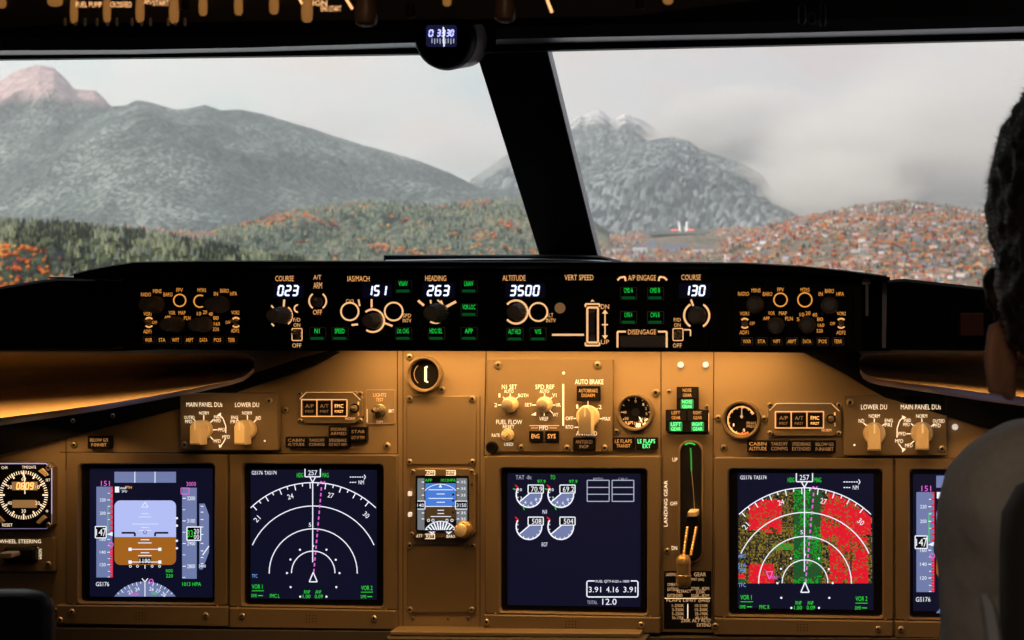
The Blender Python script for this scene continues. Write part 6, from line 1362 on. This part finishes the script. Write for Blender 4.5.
for k in range(10):
    a0, a1 = R(180 + k * 18), R(198 + k * 18); c_ = neck + V3((.004, -.02, -.03)); f0 = lambda a: c_ + V3((.070 * math.cos(a), .062 * math.sin(a), .016 * -math.sin(a) * -1))
    b.cap(f0(a0), f0(a1), .022, .022, 10)
b.build('hoodie', hood, pers, .006, 4, (.014, .06))
b = Blob(); b.cap(pelvis + V3((-.05, 0, -.01)), pelvis + V3((.05, 0, -.01)), .145, .145)
for k_, a_ in zip(kn, an): b.cap(pelvis + V3((k_.x - pelvis.x, 0, 0)) * .7, k_, .098, .072); b.cap(k_, a_ + V3((0, 0, .03)), .068, .052)
b.build('trousers', trou, pers, .007, 3)
b = Blob()
for a_ in an: b.cap(a_ + V3((0, -.01, -.03)), a_ + V3((0, .15, -.045)), .045, .036)
b.build('shoes', M['black'], pers, .006, 2)

# first officer's seat
st = thing('crew_seat', V3((pelvis.x + .05, pelvis.y - .05, 0)), 'dark crew seat whose backrest stands behind the person at the lower right edge', 'seat')
seatm = mat('dark_seat_cover', (.022, .021, .022), .85, bump=.3, nscale=120)
def soft_box(name, lo, hi, m, parent, bev=.03, tilt=0):
    bm = bmesh.new(); c = (V3(lo) + V3(hi)) / 2; d = V3(hi) - V3(lo)
    bmesh.ops.create_cube(bm, size=1, matrix=Matrix.Translation(c) @ Matrix.Rotation(R(tilt), 4, 'X') @ Matrix.Diagonal((*d, 1)))
    bmesh.ops.bevel(bm, geom=bm.edges, offset=bev, segments=4, profile=.6, affect='EDGES'); me = bpy.data.meshes.new(name); bm.to_mesh(me); bm.free(); me.transform(Matrix.Translation(-parent.location))
    me.polygons.foreach_set('use_smooth', [True] * len(me.polygons)); me.materials.append(m); o = bpy.data.objects.new(name, me); C.objects.link(o); o.parent = parent; return o
yb = pelvis.y - .235; dS = yb - .07 - CAM.y; bl = W(1012, 600, yb - .07).x
soft_box('backrest', (bl, yb - .06, .45), (bl + .46, yb + .05, W(1003, 470, yb).z), seatm, st, .04, -4)
soft_box('seat_cushion', (pelvis.x - .24, pelvis.y - .19, .28), (pelvis.x + .24, pelvis.y + .34, .385), seatm, st, .035)
soft_box('base', (pelvis.x - .14, pelvis.y - .12, 0), (pelvis.x + .14, pelvis.y + .22, .28), M['black'], st, .02)
b = MB(); V = []
for px, py, w_ in ((984, 596, 3), (986, 599, 6), (990, 612, 8), (994, 640, 9), (997, 700, 10)):
    for dx, dy in ((-1, .004), (-.6, 0), (.6, 0), (1, .004)): p = W(px + dx * w_, py, yb - .085); V.append(p + V3((0, dy, 0)))
V += [v + V3((0, .006, 0)) for v in V]
b.add(V, [(j * 4 + i, j * 4 + i + 1, j * 4 + i + 5, j * 4 + i + 4) for j in range(4) for i in range(3)] + [(20 + j * 4 + i, 20 + j * 4 + i + 4, 20 + j * 4 + i + 5, 20 + j * 4 + i + 1) for j in range(4) for i in range(3)], mat('pale_strap', (.30, .34, .42), .5)); o = b.build('harness_strap', st, True); o['label'] = 'pale blue-grey harness strap'

# ================================================================== LIGHTS
def area(name, loc, rot, sx, sy, e, col, spread=180, parent=None):
    l = bpy.data.lights.new(name, 'AREA'); l.shape = 'RECTANGLE'; l.size = sx; l.size_y = sy; l.energy = e; l.color = col; l.spread = R(spread)
    o = bpy.data.objects.new(name, l); C.objects.link(o); o.location = loc; o.rotation_euler = rot; return o
AMB = (1, .50, .14)
# flood strips inside the glareshield, shining down the panel face
xa, xb = W(270, 352, -.2).x, W(850, 352, -.2).x; zl = W(500, 346, -.24).z
area('glareshield_floodlight', ((xa + xb) / 2 - .01, -.046, zl + .012), (R(2), 0, 0), (xb - xa) * .80, .02, 1.05, AMB, 150)
area('glareshield_floodlight', ((xa + xb) / 2 - .01, -.215, zl + .010), (R(24), 0, 0), (xb - xa) * .78, .03, .44, AMB, 130)
# the same strips over the padded ends
area('bolster_floodlight', (W(60, 352, -.3).x, -.262, W(60, 352, -.3).z - .004), (R(0), 0, 0), .55, .02, 1.25, AMB, 100)
area('bolster_floodlight', (W(960, 352, -.3).x, -.262, W(960, 352, -.3).z - .004), (R(0), 0, 0), .30, .02, .50, AMB, 110)
# strips under the two bolsters
area('bolster_underside_floodlight', (W(20, 430, -.05).x, -.058, W(20, 419, -.05).z), (R(4), R(7), 0), .23, .02, .2, AMB, 150)
area('bolster_underside_floodlight', (W(1040, 430, -.05).x, -.052, W(1040, 420, -.05).z), (R(2), R(-7), 0), .16, .02, .16, AMB, 150)
area('selector_floodlight', (W(215, 396, -.11).x, -.11, W(215, 397, -.11).z), (R(28), R(3), 0), .13, .012, .10, AMB, 140)  # added fill to brighten the left knob fronts, not a fitted lamp
area('selector_floodlight', (W(900, 402, -.11).x, -.11, W(900, 403, -.11).z), (R(28), R(-3), 0), .12, .012, .07, AMB, 140)  # same added fill for the right knobs
area('cabin_side_light', (.15, -2.75, 1.74), (R(40), 0, R(-25)), .25, .2, 1.0, (1, .86, .72), 100)  # added fill from behind the camera, brightens the person's back
# cabin dome light behind the crew
area('cabin_dome_light', (.3, -2.0, 1.72), (R(32), 0, 0), .3, .2, .8, (1, .62, .32), 140)
